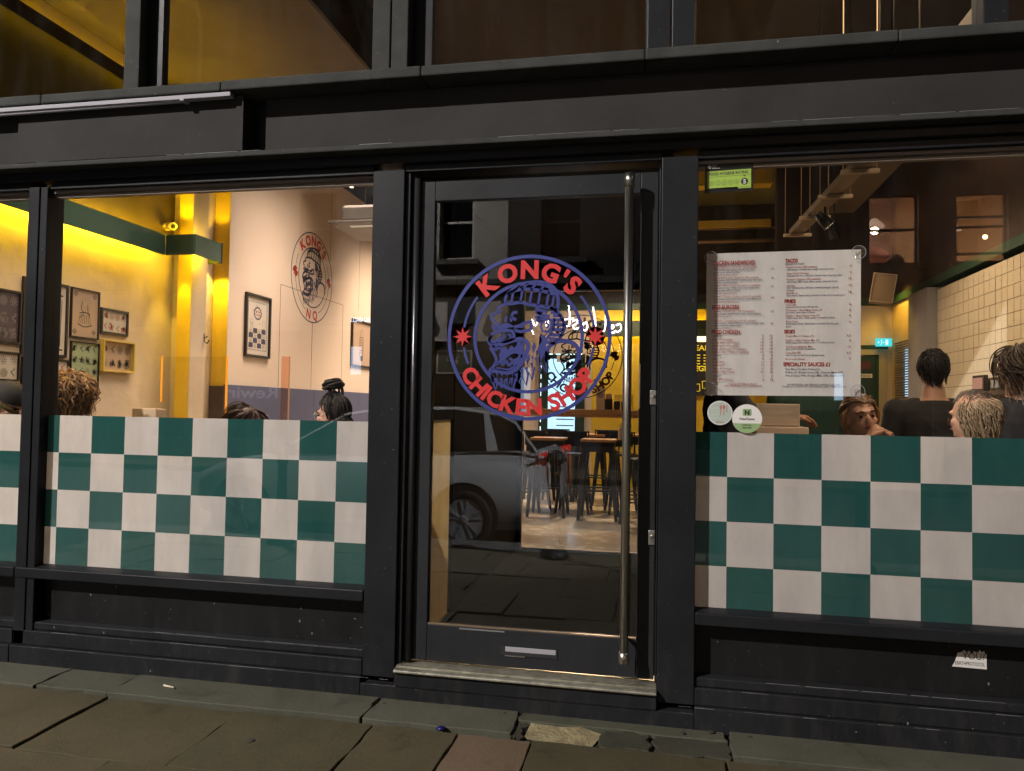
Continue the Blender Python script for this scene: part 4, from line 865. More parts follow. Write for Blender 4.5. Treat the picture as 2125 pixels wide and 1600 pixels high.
picture('pale green print of dark tattoo designs behind the curly hair', 1.218, 1.50, 1.508, 1.864, XL, 17, P_G, [I_B], .008)
picture('white print with bold black figures at the far left edge, low down', .40, .779, 1.548, 1.741, XL, 21, P_W, [I_B], .013)
picture('white print with thin ink sprays above the curly haired head', .80, 1.204, 1.532, 1.718, XL, 24, P_W, [I_B, I_R], .010)
picture('black framed poster with checked border and red lettering on the pale wall', 3.11, 3.577, 1.891, 2.516, -3.346, 31, P_W, [M['navy'], I_R], .022, style='poster', fh=.03, group='framed posters on the pale wall')
picture('narrow framed bottle poster at the right end of the pale wall', 5.66, 6.35, 1.943, 2.57, -3.346, 33, P_T, [I_B, M['navy']], .025, style='bottle', fh=.03, group='framed posters on the pale wall')
# wall emblem
fr = frame3((-3.3445, 4.54, 2.90), (0, 1, 0), (0, 0, 1), .525)
SP = []; a, b = emblem(fr, 1.25, 'NQ', .027, split=SP)
e = empty('wall_emblem', (-3.3445, 4.54, 2.9), "round navy and red KONG'S NQ emblem painted on the pale panelled wall", 'emblem')
a.build('emblem_line', M['navy'], e, fix=False); [q.build(getattr(q, 'nm', 'letter'), M['red_d'], e, fix=False) for q in SP if q.v]
# hook and security camera
h = MB(); h.tube([(-3.364, 2.50, 2.045), (-3.364, 2.50, 1.975), (-3.335, 2.50, 1.955), (-3.315, 2.50, 1.985)], .006, 8); h.tube([(-3.364, 2.50, 2.0), (-3.33, 2.50, 2.02)], .005, 8)
tag(h.build('coat_hook', M['bolt'], None), 'black coat hook on the side of the lit pilaster', 'hook')
e = empty('security_camera', (-3.598, 2.2, 2.95), 'small yellow lit bullet camera on the wall just above the pelmet', 'camera')
pc = mat('cream_camera_body', (.6, .5, .3), .4); MB().tube([(-3.6, 2.24, 2.95), (-3.56, 2.24, 2.95)], .035, 16).build('mount', pc, e); MB().tube([(-3.57, 2.25, 2.955), (-3.47, 2.17, 2.93)], .032, 16).build('body', pc, e); MB().tube([(-3.4702, 2.1702, 2.9301), (-3.465, 2.166, 2.929)], .02, 16).build('lens', M['bolt'], e)
# clear table screens with amber edges
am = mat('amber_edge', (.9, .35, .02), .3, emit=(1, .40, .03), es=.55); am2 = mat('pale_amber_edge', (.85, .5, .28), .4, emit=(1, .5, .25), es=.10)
sg = glass('clear_screen', (.96, .95, .93), .55)
e = empty('table_screen', (-2.85, 1.6, 1.3), 'clear screen between tables with glowing amber ends, left of the tall pane', 'screen')
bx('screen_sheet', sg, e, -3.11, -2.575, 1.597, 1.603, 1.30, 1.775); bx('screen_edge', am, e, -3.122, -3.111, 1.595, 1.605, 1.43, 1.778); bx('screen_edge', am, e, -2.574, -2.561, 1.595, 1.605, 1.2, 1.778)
e = empty('table_screen', (-2.1, 1.6, 1.3), 'pale pink clear screen post between the two dark haired women', 'screen')
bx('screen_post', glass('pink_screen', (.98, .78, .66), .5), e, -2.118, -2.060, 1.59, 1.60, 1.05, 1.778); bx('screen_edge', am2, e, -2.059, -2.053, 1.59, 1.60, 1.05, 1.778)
# extractor hood and spotlight
e = empty('extractor_hood', (-2.1, 3.9, 3.25), 'grey metal extractor hood hanging near the pale wall by the door post', 'hood')
gm = mat('grey_galvanised', (.11, .10, .09), .42, .5, var=.15, vscale=6)
bx('canopy', gm, e, -2.68, -1.2, 3.5, 4.35, 3.262, 3.285, bevel=.004); bx('duct', gm, e, -2.57, -1.95, 3.56, 4.25, 3.286, 3.46, bevel=.03); bx('duct', gm, e, -1.945, -1.2, 3.56, 4.25, 3.286, 3.49, bevel=.01)
bx('light_slot', emission('hood_light', (1, .75, .5), .5), e, -2.5, -1.5, 3.62, 3.68, 3.256, 3.261)
for x in (-2.45, -1.7): MB().tube([(x, 3.9, 3.45), (x, 3.9, 4.2)], .008, 6).build('hanger', M['bolt'], e)
def spot_fixture(label, x, y, z, tx, ty, tz, power, col=(1, .74, .48), ang=95, top=4.2):
    e = empty('spotlight', (x, y, z), label, 'spotlight', 'ceiling spotlights'); d = (Vector((tx, ty, tz))-Vector((x, y, z))).normalized(); p = Vector((x, y, z))
    MB().tube([(x, y, top), (x, y, z+.05)], .009, 8).build('stem', M['bolt'], e); MB().tube([p-d*.09, p-d*.02, p+d*.05], [.03, .045, .05], 16).build('shade', M['bolt'], e)
    MB().tube([p+d*.046, p+d*.0505], .04, 16).build('lamp_face', emission('lamp_face', col, 9), e)
    lamp('SPOT', 'spotlight_beam', p+d*.08, power, col, .06, (tx, ty, tz), ang, .7)
spot_fixture('black ceiling spotlight lit above the extractor hood', -2.78, 4.3, 3.93, -3.3, 3.6, 2.4, 4, ang=150)
spot_fixture('added unseen spotlight behind the fascia to light the curly haired head', -2.6, .32, 2.86, -3.0, .85, 1.3, 26, (1, .80, .60), 110, 2.99)  # added fill for the diners, kept out of view by the fascia
spot_fixture('added unseen spotlight behind the fascia to light the woman with the bun', -1.6, .32, 2.86, -1.5, .95, 1.3, 24, (1, .80, .60), 110, 2.99)  # added fill for her face, out of view
spot_fixture('black ceiling spotlight far back on the left side', -1.6, 6.0, 3.75, -3.3, 6.8, 1.5, 170, ang=110, top=4.65)
spot_fixture('black ceiling spotlight over the tables beyond the inner door', -.2, 6.8, 3.6, -.2, 4.8, .3, 620, ang=125, top=4.65)
spot_fixture('black ceiling spotlight over the far counter', .3, 7.1, 3.4, -.2, 8.5, 1.4, 150, ang=120, top=4.65)
spot_fixture('black ceiling spotlight on the cable tray, nearest the glass', 1.98, 1.3, 3.42, 2.2, 1.4, 1.3, 60, (1, .74, .46), 120, 4.65)
spot_fixture('black ceiling spotlight on the cable tray, farther in', 1.93, 2.9, 2.98, 3.2, 3.0, 1.6, 72, (1, .74, .46), 120, 3.1)
spot_fixture('black ceiling spotlight by the staff door', 2.3, 4.3, 3.2, 2.9, 5.6, 1.9, 13, (1, .70, .4), 100, 4.65)
spot_fixture('added unseen spotlight behind the fascia to light the frosted lobby panel', -1.15, .45, 2.86, -.65, .75, 1.25, 34, ang=80, top=2.99)  # added to backlight the frosted panel, out of view
spot_fixture('added unseen spotlight behind the fascia to light the woman with clasped hands', 2.0, .22, 2.86, 1.7, .72, 1.4, 60, (1, .78, .56), 110, 2.99)  # added front fill for her face, hidden by the fascia
lamp('SPOT', 'side_wall_wash', (2.9, 5.1, 2.9), 26, (1, .62, .08), .03, (3.2, 5.15, 2.0), 110, .6)
lamp('AREA', 'room_glow', (-2.5, 1.2, 4.1), 24, (1, .80, .62), 1.0, (-2.75, 1.2, 0), spread=80); lamp('AREA', 'room_glow', (-2.2, 3.5, 4.1), 66, (1, .80, .65), 1.2, (-2.8, 3.5, 0), spread=92); lamp('AREA', 'room_glow', (-2.0, 6.2, 4.1), 75, (1, .80, .66), 1.4, (-2.6, 6.2, 0), spread=95); lamp('AREA', 'room_glow', (2.2, 2.0, 4.3), 30, (1, .72, .46), 1.6, (1.9, 2.0, 0))
# ================================================================== CABLE TRAY, BEAMS, PIPES, SPEAKER (right side)
tr = empty('cable_tray', (1.95, 2.5, 3.1), 'long grey cable tray hung on cross bars under the dark ceiling', 'cable tray')
tm_ = mat('dull_tray_metal', (.22, .17, .11), .5, .4, var=.1); tb = mat('zinc_bar', (.42, .34, .22), .4, .6)
mb = MB(); mb.bar((2.02, .9, 3.13), (1.885, 3.97, 3.13), .12, .012); mb.bar((1.96, .9, 3.145), (1.828, 3.97, 3.145), .008, .05); mb.bar((2.08, .9, 3.145), (1.942, 3.97, 3.145), .008, .05); mb.build('tray', tm_, tr)
for y in (1.25, 2.0, 2.62, 3.25, 3.9):
    xc = 2.02-.135*(y-.9)/3.07; MB().box(xc-.125, xc+.125, y-.018, y+.018, 3.088, 3.115).build('cross_bar', tb, tr)
    MB().tube([(xc-.11, y, 3.1), (xc-.11, y, 4.64)], .004, 6).tube([(xc+.11, y, 3.1), (xc+.11, y, 4.64)], .004, 6).build('hanger', tb, tr)
ym = mat('yellow_steel_paint', (.75, .50, .03), .5, var=.1)
tag(bx('steel_beam', ym, None, -.2, 1.94, 6.0, 6.08, 3.70, 3.79), 'narrow yellow steel beam crossing under the dark ceiling', 'beam'); tag(bx('steel_beam', ym, None, -.2, 1.94, 5.9, 6.1, 4.2, 4.46), 'deep yellow steel beam up behind the rating sticker', 'beam')
pm = mat('copper_brown_pipe', (.30, .2, .1), .4, .5)
for z, r_, l_ in ((3.61, .012, 'thin pipe running just below the narrow yellow beam'), (3.46, .022, 'thicker pipe lowest under the yellow beam')):
    tag(MB().tube([(-.2, 5.7, z), (1.94, 5.7, z)], r_, 8).build('pipe', pm, None), l_, 'pipe', 'pipes under the ceiling')
tag(bx('ventilation_duct', mat('grey_duct', (.13, .10, .075), .5, .3), None, 2.35, 2.62, .9, 4.9, 3.55, 3.75), 'square grey ventilation duct beside the cable tray', 'duct')
e = empty('loudspeaker', (2.8, 4.5, 2.68), 'tilted pale loudspeaker hung high before the staff door', 'speaker')
spk = bx('cabinet', mat('beige_speaker_cloth', (.36, .26, .17), .8, bump=.2, bscale=300), e, 2.70, 2.905, 4.5, 4.72, 2.545, 2.825, bevel=.01)
for o in (spk,): pass
mb = MB(); mb.box(2.695, 2.91, 4.49, 4.5, 2.54, 2.548).box(2.695, 2.91, 4.49, 4.5, 2.822, 2.83).box(2.695, 2.703, 4.49, 4.5, 2.548, 2.822).box(2.902, 2.91, 4.49, 4.5, 2.548, 2.822); mb.build('grille_rim', mat('pale_rim', (.62, .5, .36), .5), e)
MB().tube([(2.8, 4.72, 2.7), (2.8, 4.9, 2.75), (2.8, 5.6, 2.75)], .012, 8).build('bracket', M['bolt'], e); e.rotation_euler = (.0, math.radians(9), math.radians(-12))
# rear right: exit sign, staff door, blind
e = empty('exit_sign', (3.08, 5.5, 2.2), 'glowing turquoise running man exit sign above the staff door', 'exit sign')
bx('sign_panel', emission('exit_glow', (.08, .75, .80), 1.1), e, 3.0, 3.17, 5.50, 5.515, 2.185, 2.275); fr = frame3((3.0, 5.498, 2.185), (1, 0, 0), (0, 0, 1))
mb = MB(); fill(mb, fr, [(.10, .015), (.13, .015), (.13, .075), (.10, .075)]); stroke(mb, fr, [(.05, .015), (.06, .035), (.055, .055), (.075, .04), (.09, .045)], .008, sm=0); fill(mb, fr, arc(.007, 0, 360, 12, (.058, .068))[:-1]); fill(mb, fr, [(.015, .045), (.035, .06), (.035, .03)])
mb.build('sign_symbol', emission('exit_symbol', (.7, 1, 1), 1.2), e, fix=False)
e = empty('staff_door', (2.75, 5.59, .16), 'dark green staff door in a pale frame under the exit sign', 'door')
bx('door_leaf', mat('dark_green_door', (.015, .045, .03), .45, var=.1), e, 2.42, 3.02, 5.585, 5.60, .16, 2.08); pf = mat('pale_door_frame', (.42, .38, .28), .5)
bx('door_frame', pf, e, 3.055, 3.14, 5.575, 5.60, .16, 2.16); bx('door_frame', pf, e, 2.36, 3.054, 5.575, 5.60, 2.095, 2.16); bx('door_frame', M['dgreen'], e, 3.021, 3.054, 5.58, 5.60, .16, 2.094); bx('door_frame', M['dgreen'], e, 2.36, 3.15, 5.57, 5.60, 2.162, 2.205)
MB().box(2.80, 2.985, 5.578, 5.5845, 1.835, 1.88).build('door_sign', M['white'], e); mb = MB(); text(mb, frame3((2.81, 5.5775, 1.847), (1, 0, 0), (0, 0, 1)), 'Staff Only', 0, 0, .022, .01, width=.16); mb.build('door_sign_text', M['ink'], e, fix=False)
MB().box(2.82, 2.97, 5.579, 5.5845, 1.93, 2.02).build('door_notice', mat('dim_red_notice', (.10, .03, .03), .5), e)
e = empty('window_blind', (3.19, 5.1, 1.7), 'slatted blind on the side wall beside the staff door', 'blind')
bm_ = mat('grey_blind', (.30, .27, .22), .5)
bx('window_light', emission('cool_window', (.45, .75, 1), 1.6), e, 3.19, 3.198, 5.0, 5.12, 1.62, 2.13)
slat = MB().box(-.012, .012, -.29, .29, -.0015, .0015).mesh('slat', [bm_])
for k in range(24):
    o = bpy.data.objects.new('slat', slat); link(o); o.parent = e; o.location = (-.025, 0, -.12+.027*k); o.rotation_euler = (0, .6, 0)
# ================================================================== THROUGH THE INNER DOOR
e = empty('kitchen_door', (-.92, 8.45, .16), 'dark green kitchen door with a bright cold lit glass panel at the back', 'door')
kg = mat('kitchen_door_green', (.012, .035, .022), .5, var=.2)
mb = MB(); mb.box(-1.29, -1.14, 8.44, 8.49, .16, 2.31).box(-.70, -.55, 8.44, 8.49, .16, 2.31).box(-1.14, -.70, 8.44, 8.49, 2.235, 2.31).box(-1.14, -.70, 8.44, 8.49, .16, .9); mb.build('door_leaf', kg, e)
bx('lit_panel', emission('cold_door_glow', (.50, .78, 1), 2.1), e, -1.14, -.70, 8.46, 8.48, .9, 2.234); bx('door_notice', M['white'], e, -1.0, -.80, 8.425, 8.438, 2.18, 2.29)
dash = emission('cold_dash', (.7, .9, 1), 2.5); mb = MB()
for k in range(6): mb.box(-1.25+.115*k, -1.17+.115*k, 8.43, 8.438, 2.30, 2.316)
for k in range(8): mb.box(-1.262, -1.25, 8.43, 8.438, 2.05-.14*k, 2.12-.14*k)
mb.build('light_dash', dash, e)
for z in (1.15, 1.25, 1.35, 1.45): MB().box(-1.0, -.72, 8.452, 8.459, z, z+.02).build('panel_print', mat('pale_blue_print', (.2, .3, .4), .5), e)
e = empty('counter_ledge', (-.3, 6.0, .16), 'long oiled pine ledge behind the tables, set with boxes and pots', 'counter')
bx('ledge_top', M['wood'], e, -1.6, .9, 5.9, 6.25, 1.375, 1.425, bevel=.006); bx('ledge_apron', M['wood'], e, -1.6, .9, 5.93, 5.96, 1.325, 1.374)
for x in (-1.5, .85): bx('post', M['bolt'], e, x, x+.05, 6.0, 6.05, .16, 1.374)
def on_ledge(name, label, cat, mb, m, grp=None):
    o = mb.build(name, m, None, .003); return tag(o, label, cat, grp)
cbx = on_ledge('card_box', 'tall pale card box with a small round emblem standing on the pine ledge', 'box', MB().box(-.155, -.05, 5.95, 6.03, 1.426, 1.72), mat('pale_card', (.62, .45, .30), .6))
fr = frame3((-.102, 5.949, 1.61), (1, 0, 0), (0, 0, 1), .036); a, b = emblem(fr, 1.3, ring_w=.08); a.build('box_print', M['navy'], cbx, fix=False); b.build('box_letter', M['red_d'], cbx, fix=False)
on_ledge('napkin_holder', 'dark napkin holder next to the card box on the ledge', 'napkin holder', MB().box(-.045, .045, 5.96, 6.05, 1.426, 1.56), M['bolt']); on_ledge('napkin_stack', 'brown paper napkins standing in the dark holder', 'napkins', MB().box(-.036, .036, 5.97, 6.04, 1.562, 1.63), mat('brown_napkin', (.42, .28, .16), .8))
for k, x in enumerate((.10, .19)): on_ledge('sauce_pot', 'dark pot on the pine ledge, %s from the card box' % ('nearer' if k == 0 else 'farther'), 'pot', MB().lathe([(.036, 0), (.04, .05), (.04, .10), (.034, .105), (.034, .11), (0, .11)], (x, 6.0, 1.426), 16), M['bolt'], 'dark pots on the ledge')
on_ledge('glass_case', 'clear lidded case at the back of the ledge', 'display case', MB().box(.06, .30, 6.1, 6.22, 1.426, 1.62), glass('case_glass', (.8, .78, .7), 1.2))
sb = empty('sauce_bottle', (.20, 5.05, 1.08), 'pale sauce bottle with a yellow cap on the right hand table', 'bottle'); MB().lathe([(.028, 0), (.03, .01), (.03, .12), (.014, .15)], (.20, 5.05, 1.085), 14).build('bottle', mat('pale_bottle', (.5, .4, .28), .3), sb); MB().lathe([(.015, .0), (.015, .03), (.008, .045), (0, .046)], (.20, 5.05, 1.236), 12).build('cap', mat('yellow_cap', (.7, .45, .02), .4), sb)
def rename_copy(src, loc, rz, label, group):
    r = src.copy(); link(r); r.location = loc; r.rotation_euler = (0, 0, rz); r['label'] = label; r['group'] = group
    for ch in list(src.children):
        c = ch.copy(); link(c); c.parent = r
        for g in ch.children: d = g.copy(); link(d); d.parent = c
    return r
def leg(mb, x0, y0, x1, y1, h, w0=.03, w1=.045):
    mb.prism([(x1-w1/2, y1-w1/2, 0), (x1+w1/2, y1-w1/2, 0), (x1+w1/2, y1+w1/2, 0), (x1-w1/2, y1+w1/2, 0)], (0, 0, .004)); mb.v = mb.v[:-8]; mb.f = mb.f[:-6]; mb.m = mb.m[:-6]; mb.sm = mb.sm[:-6]
    i = len(mb.v)
    for (cx, cyy, z, w) in ((x1, y1, 0, w0), (x0, y0, h, w1)):
        for sx, sy in ((-1, -1), (1, -1), (1, 1), (-1, 1)): mb.v.append((cx+sx*w/2, cyy+sy*w/2, z))
    for q in ((0, 3, 2, 1), (4, 5, 6, 7), (0, 1, 5, 4), (1, 2, 6, 5), (2, 3, 7, 6), (3, 0, 4, 7)): mb._f([i+k for k in q])
    return mb
T0 = empty('high_table', (-.055, 5.25, .16), 'high pine table on black splayed legs, right of the pair nearest the inner door', 'table', 'high tables beyond the inner door')
MB().box(-.20, .20, -.20, .20, .895, .925).build('table_top', M['wood'], T0, .004, world=False); MB().box(-.18, .18, -.18, .18, .78, .893).build('table_frame', M['bolt'], T0, world=False)
for sx in (-1, 1):
    for sy in (-1, 1): leg(MB(), sx*.155, sy*.15, sx*.215, sy*.21, .80, .034, .07).build('leg', M['bolt'], T0, world=False)
MB().bar((-.21, -.19, .34), (.21, -.19, .34), .02, .02).bar((-.21, .19, .34), (.21, .19, .34), .02, .02).bar((-.21, -.19, .36), (-.21, .19, .36), .02, .02).bar((.21, -.19, .36), (.21, .19, .36), .02, .02).build('stretcher', M['bolt'], T0, world=False)
for loc, l_ in (((-.66, 5.35, .16), 'high pine table on black splayed legs, left of the pair nearest the inner door'), ((-.30, 6.9, .16), 'high pine table behind the right hand near table'), ((-1.0, 7.0, .16), 'high pine table in front of the kitchen door'), ((.35, 7.3, .16), 'high pine table farthest right beyond the ledge')):
    rename_copy(T0, loc, 0, l_, 'high tables beyond the inner door')
S0 = empty('bar_stool', (-.40, 5.75, .16), 'black metal stool with low back between the two near high tables', 'stool', 'black metal stools beyond the inner door')
MB().box(-.16, .16, -.16, .16, .70, .725).build('seat', M['bolt'], S0, .01, world=False)
for sx in (-1, 1):
    for sy in (-1, 1): leg(MB(), sx*.12, sy*.12, sx*.20, sy*.20, .70, .03, .06).build('leg', M['bolt'], S0, world=False)
MB().bar((-.18, -.18, .24), (.18, -.18, .24), .016, .016).bar((-.18, .18, .24), (.18, .18, .24), .016, .016).bar((-.18, -.18, .24), (-.18, .18, .24), .016, .016).bar((.18, -.18, .24), (.18, .18, .24), .016, .016).build('foot_rail', M['bolt'], S0, world=False)
MB().tube([(-.16, .15, .72), (-.16, .17, .98), (.16, .17, .98), (.16, .15, .72)], .013, 8).box(-.14, .14, .158, .168, .80, .97).build('back_rail', M['bolt'], S0, world=False)
for loc, rz, l_ in (((.20, 5.85, .16), .2, 'black metal stool behind the right hand near table'), ((-.95, 5.75, .16), -.2, 'black metal stool at the left end, partly cut by the door edge'), ((.42, 5.1, .16), 1.5, 'black metal stool at the right end, behind the door handle'), ((-.05, 6.6, .16), .1, 'black metal stool in the second row on the right'), ((-.75, 6.6, .16), 0, 'black metal stool in the second row on the left')):
    rename_copy(S0, loc, rz, l_, 'black metal stools beyond the inner door')
# ordering board at the back right
e = empty('order_board', (1.4, 8.44, 1.7), 'black board with yellow headings seen left of the hanging menu', 'board')
bx('board_panel', M['ink'], e, 1.05, 1.75, 8.44, 8.49, 1.67, 2.50); bx('light_bar', emission('board_light', (1, .8, .45), 3), e, 1.05, 1.75, 8.42, 8.439, 2.51, 2.60)
mb = MB(); fr = frame3((1.10, 8.437, 1.67), (1, 0, 0), (0, 0, 1)); yl = emission('yellow_lettering', (1, .62, .03), 1.0)
text(mb, fr, 'LEADERS', .0, .70, .085, .02, width=.5); text(mb, fr, 'LEGENDS', .0, .38, .085, .02, width=.5)
for k in range(5):
    for q in range(3): fill(mb, fr, [(.02+.17*q, .62-.045*k), (.14+.17*q, .62-.045*k), (.14+.17*q, .635-.045*k), (.02+.17*q, .635-.045*k)])
for k in range(4):
    c = (.09+.14*k, .12+.05*(k % 2)); stroke(mb, fr, [(c[0]-.05, c[1]-.06), (c[0]+.05, c[1]-.05), (c[0]+.045, c[1]+.06), (c[0]-.055, c[1]+.05)], .012, True, 0)
mb.build('board_lettering', yl, e, fix=False)
# ================================================================== STREET SIDE (behind the camera; seen mirrored in the glass)
# added cold lamp, unseen off to the right, to light the parked car
s2 = empty('added_bracket_lamp', (5.5, -.04, 6.6), 'added cold lamp, unseen off to the right, lighting the parked car', 'added lamp')
MB().tube([(5.5, -.04, 6.4), (5.5, -.5, 6.7), (5.5, -1.5, 6.75)], .025, 8).build('bracket', M['pole'], s2); MB().box(5.35, 5.65, -1.95, -1.45, 6.66, 6.8).build('lamp_head', M['pole'], s2, .03); bx('lamp_lens', emission('cold_lens', (.7, .85, 1), 40), s2, 5.40, 5.60, -1.9, -1.5, 6.645, 6.655)
lamp('SPOT', 'added_bracket_light', (5.45, -1.75, 6.6), 9000, (.86, .92, 1), .12, (-1.3, -4.6, .5), 30, .5)
# ---- bollard
bo = empty('bollard', (-.33, -3.5, .02), 'dark cast iron bollard with fluted crown on the pavement edge', 'bollard', 'cast iron bollards on the pavement')
iron = mat('glossy_cast_iron', (.03, .034, .036), .25, .2)
MB().lathe([(.135, 0), (.135, .05), (.12, .06), (.12, .085), (.105, .10), (.09, .115), (.06, .14), (.052, .17), (.047, .6), (.045, .80), (.055, .82), (.055, .84), (.045, .86), (.06, .885)], (0, 0, 0), 24).build('shaft', iron, bo, world=False)
cr = MB(); cr.lathe([(.06, .885), (.10, .92), (.105, .94), (.085, .955), (.09, .97), (.06, 1.0), (.02, 1.015), (0, 1.018)], (0, 0, 0), 20)
for k in range(10): a = k*PI/5; cr.sphere((.098*math.cos(a), .098*math.sin(a), .93), .018, 8, 6)
cr.build('crown', iron, bo, world=False)
for x, l_ in ((2.35, 'second cast iron bollard, to the right of the photographer'), (-3.1, 'third cast iron bollard, beside the front of the parked car')): rename_copy(bo, (x, -3.5, .02), 0, l_, 'cast iron bollards on the pavement')
# ---- parked car
car = empty('parked_car', (-2.6, -5.17, -.10), 'pale silver hatchback parked at the kerb with red tail lights, seen mirrored in the door', 'car')
cp_ = mat('silver_car_paint', (.66, .64, .62), .3, .1, coat=.8); cg_ = mat('dark_car_glass', (.012, .013, .015), .06, 0, spec=.8); cb_ = mat('black_car_trim', (.012, .012, .012), .5)
X0, YC, ZR = -.50, -5.17, -.10
stn = [(0, .70, .34, .60, .94), (.03, .78, .28, .62, 1.0), (.12, .84, .24, .63, 1.04), (.35, .87, .20, .64, 1.06), (.6, .88, .19, .64, 1.05), (.92, .885, .19, .64, 1.03), (1.3, .885, .19, .63, 1.0), (2.0, .885, .19, .62, .97), (2.8, .885, .19, .61, .95), (3.2, .88, .19, .60, .94), (3.55, .875, .20, .58, .90), (3.9, .85, .22, .54, .82), (4.1, .78, .25, .50, .74), (4.22, .66, .30, .46, .66), (4.26, .5, .36, .46, .58)]
mb = MB(); mb.smooth = True; rings = []
for (s_, w, zl, zm, zb) in stn:
    i = len(mb.v); prof = [(.80*w, zl), (.95*w, zl+.04), (w, zm), (.985*w, zm+.12), (.93*w, zb), (.80*w, zb+.02), (0, zb+.03)]
    full = prof + [(-a, b_) for a, b_ in prof[:-1]][::-1]
    for a, b_ in full: mb.v.append((X0-s_, YC+a, ZR+b_))
    rings.append((i, len(full)))
for (i, n), (j, _) in zip(rings, rings[1:]):
    for k in range(n-1): mb._f([i+k, i+k+1, j+k+1, j+k])
    mb._f([i+n-1, i, j, j+n-1])
mb._f([rings[0][0]+k for k in range(rings[0][1])]); mb._f([rings[-1][0]+k for k in range(rings[-1][1])])
mb.build('body', cp_, car)
gh = [(.10, 1.02, .78), (.16, 1.08, .78), (.42, 1.38, .66), (.60, 1.47, .63), (1.1, 1.53, .62), (1.9, 1.52, .62), (2.4, 1.44, .63), (2.9, 1.15, .72), (3.25, .95, .78)]
mb = MB(); top = []
for s_, z, w in gh: top.append((s_, z, w))
for side in (1, -1):
    for k in range(len(gh)-1):
        (s0, z0, w0), (s1, z1, w1) = gh[k], gh[k+1]
        mb.mi = 0; mb.quad((X0-s0, YC+side*.80, ZR+1.0-.02*s0), (X0-s1, YC+side*.80, ZR+1.0-.02*s1), (X0-s1, YC+side*w1, ZR+z1-.03), (X0-s0, YC+side*w0, ZR+z0-.03))
        mb.mi = 1; mb.quad((X0-s0, YC+side*w0, ZR+z0-.03), (X0-s1, YC+side*w1, ZR+z1-.03), (X0-s1, YC+side*w1*.94, ZR+z1), (X0-s0, YC+side*w0*.94, ZR+z0))
for k in range(len(gh)-1):
    (s0, z0, w0), (s1, z1, w1) = gh[k], gh[k+1]; mb.mi = 0 if k in (1, 6, 7) else 1
    mb.quad((X0-s0, YC+w0*.94, ZR+z0), (X0-s1, YC+w1*.94, ZR+z1), (X0-s1, YC-w1*.94, ZR+z1), (X0-s0, YC-w0*.94, ZR+z0))
mb.build('greenhouse', [cg_, cp_], car)
mb = MB()
for side in (1, -1):
    for s0, s1, z1, w1 in ((.55, .72, 1.46, .635), (1.55, 1.64, 1.50, .635)): mb.quad((X0-s0, YC+side*.812, ZR+.99), (X0-s0-.14, YC+side*.812, ZR+.98), (X0-s1-.06, YC+side*(w1+.008), ZR+z1), (X0-s1, YC+side*(w1+.008), ZR+z1))
mb.build('pillar', cp_, car)
mb = MB(); mb.tube([(X0-.12, YC+.815, ZR+1.045), (X0-.6, YC+.832, ZR+1.055), (X0-1.6, YC+.835, ZR+1.01), (X0-2.9, YC+.825, ZR+.965)], .008, 6); mb.build('chrome_strip', M['alu'], car)
mb = MB()
for s_, z0, z1 in ((1.42, .35, .98), (2.45, .33, .95)): mb.box(X0-s_-.004, X0-s_+.002, YC+.884, YC+.8875, ZR+z0, ZR+z1)
mb.box(X0-2.45, X0-.05, YC+.878, YC+.888, ZR+.30, ZR+.305); mb.build('panel_gap', cb_, car)
MB().box(X0-1.62, X0-1.48, YC+.886, YC+.905, ZR+.83, ZR+.86).box(X0-2.65, X0-2.51, YC+.886, YC+.905, ZR+.81, ZR+.84).build('door_handle', cp_, car, .004)
MB().box(X0-.012, X0+.006, YC-.6, YC+.6, ZR+.30, ZR+.48).build('lower_bumper', cb_, car, .01)
MB().prism([(X0-.42, YC-.6, ZR+1.40), (X0-.30, YC-.6, ZR+1.40), (X0-.30, YC-.6, ZR+1.425), (X0-.55, YC-.6, ZR+1.475)], (0, 1.2, 0)).build('spoiler', cp_, car)
rl = mat('red_tail_lens', (.5, .01, .015), .15, coat=1, emit=(1, .02, .03), es=1.3); rs = mat('red_light_strip', (.35, .03, .03), .2, coat=1, emit=(1, .1, .1), es=.5)
for side in (1, -1):
    yy = YC+side*.84
    mb = MB(); mb.prism([(X0+.012, yy-side*.04, ZR+1.08), (X0-.13, yy+side*.03, ZR+1.04), (X0+.012, yy-side*.05, ZR+.985), (X0+.02, yy-side*.09, ZR+1.02)], (.012, side*.012, 0)); mb.build('tail_light', rl, car)
    mb = MB(); mb.tube([(X0+.02, yy-side*.06, ZR+.96), (X0+.025, yy-side*.05, ZR+.86), (X0+.03, yy-side*.06, ZR+.72), (X0+.02, yy-side*.10, ZR+.55)], [.016, .014, .011, .007], 8); mb.build('tail_light_strip', rs, car)
tyre = mat('tyre_rubber', (.012, .012, .012), .7); rim = mat('dark_alloy', (.34, .34, .35), .35)
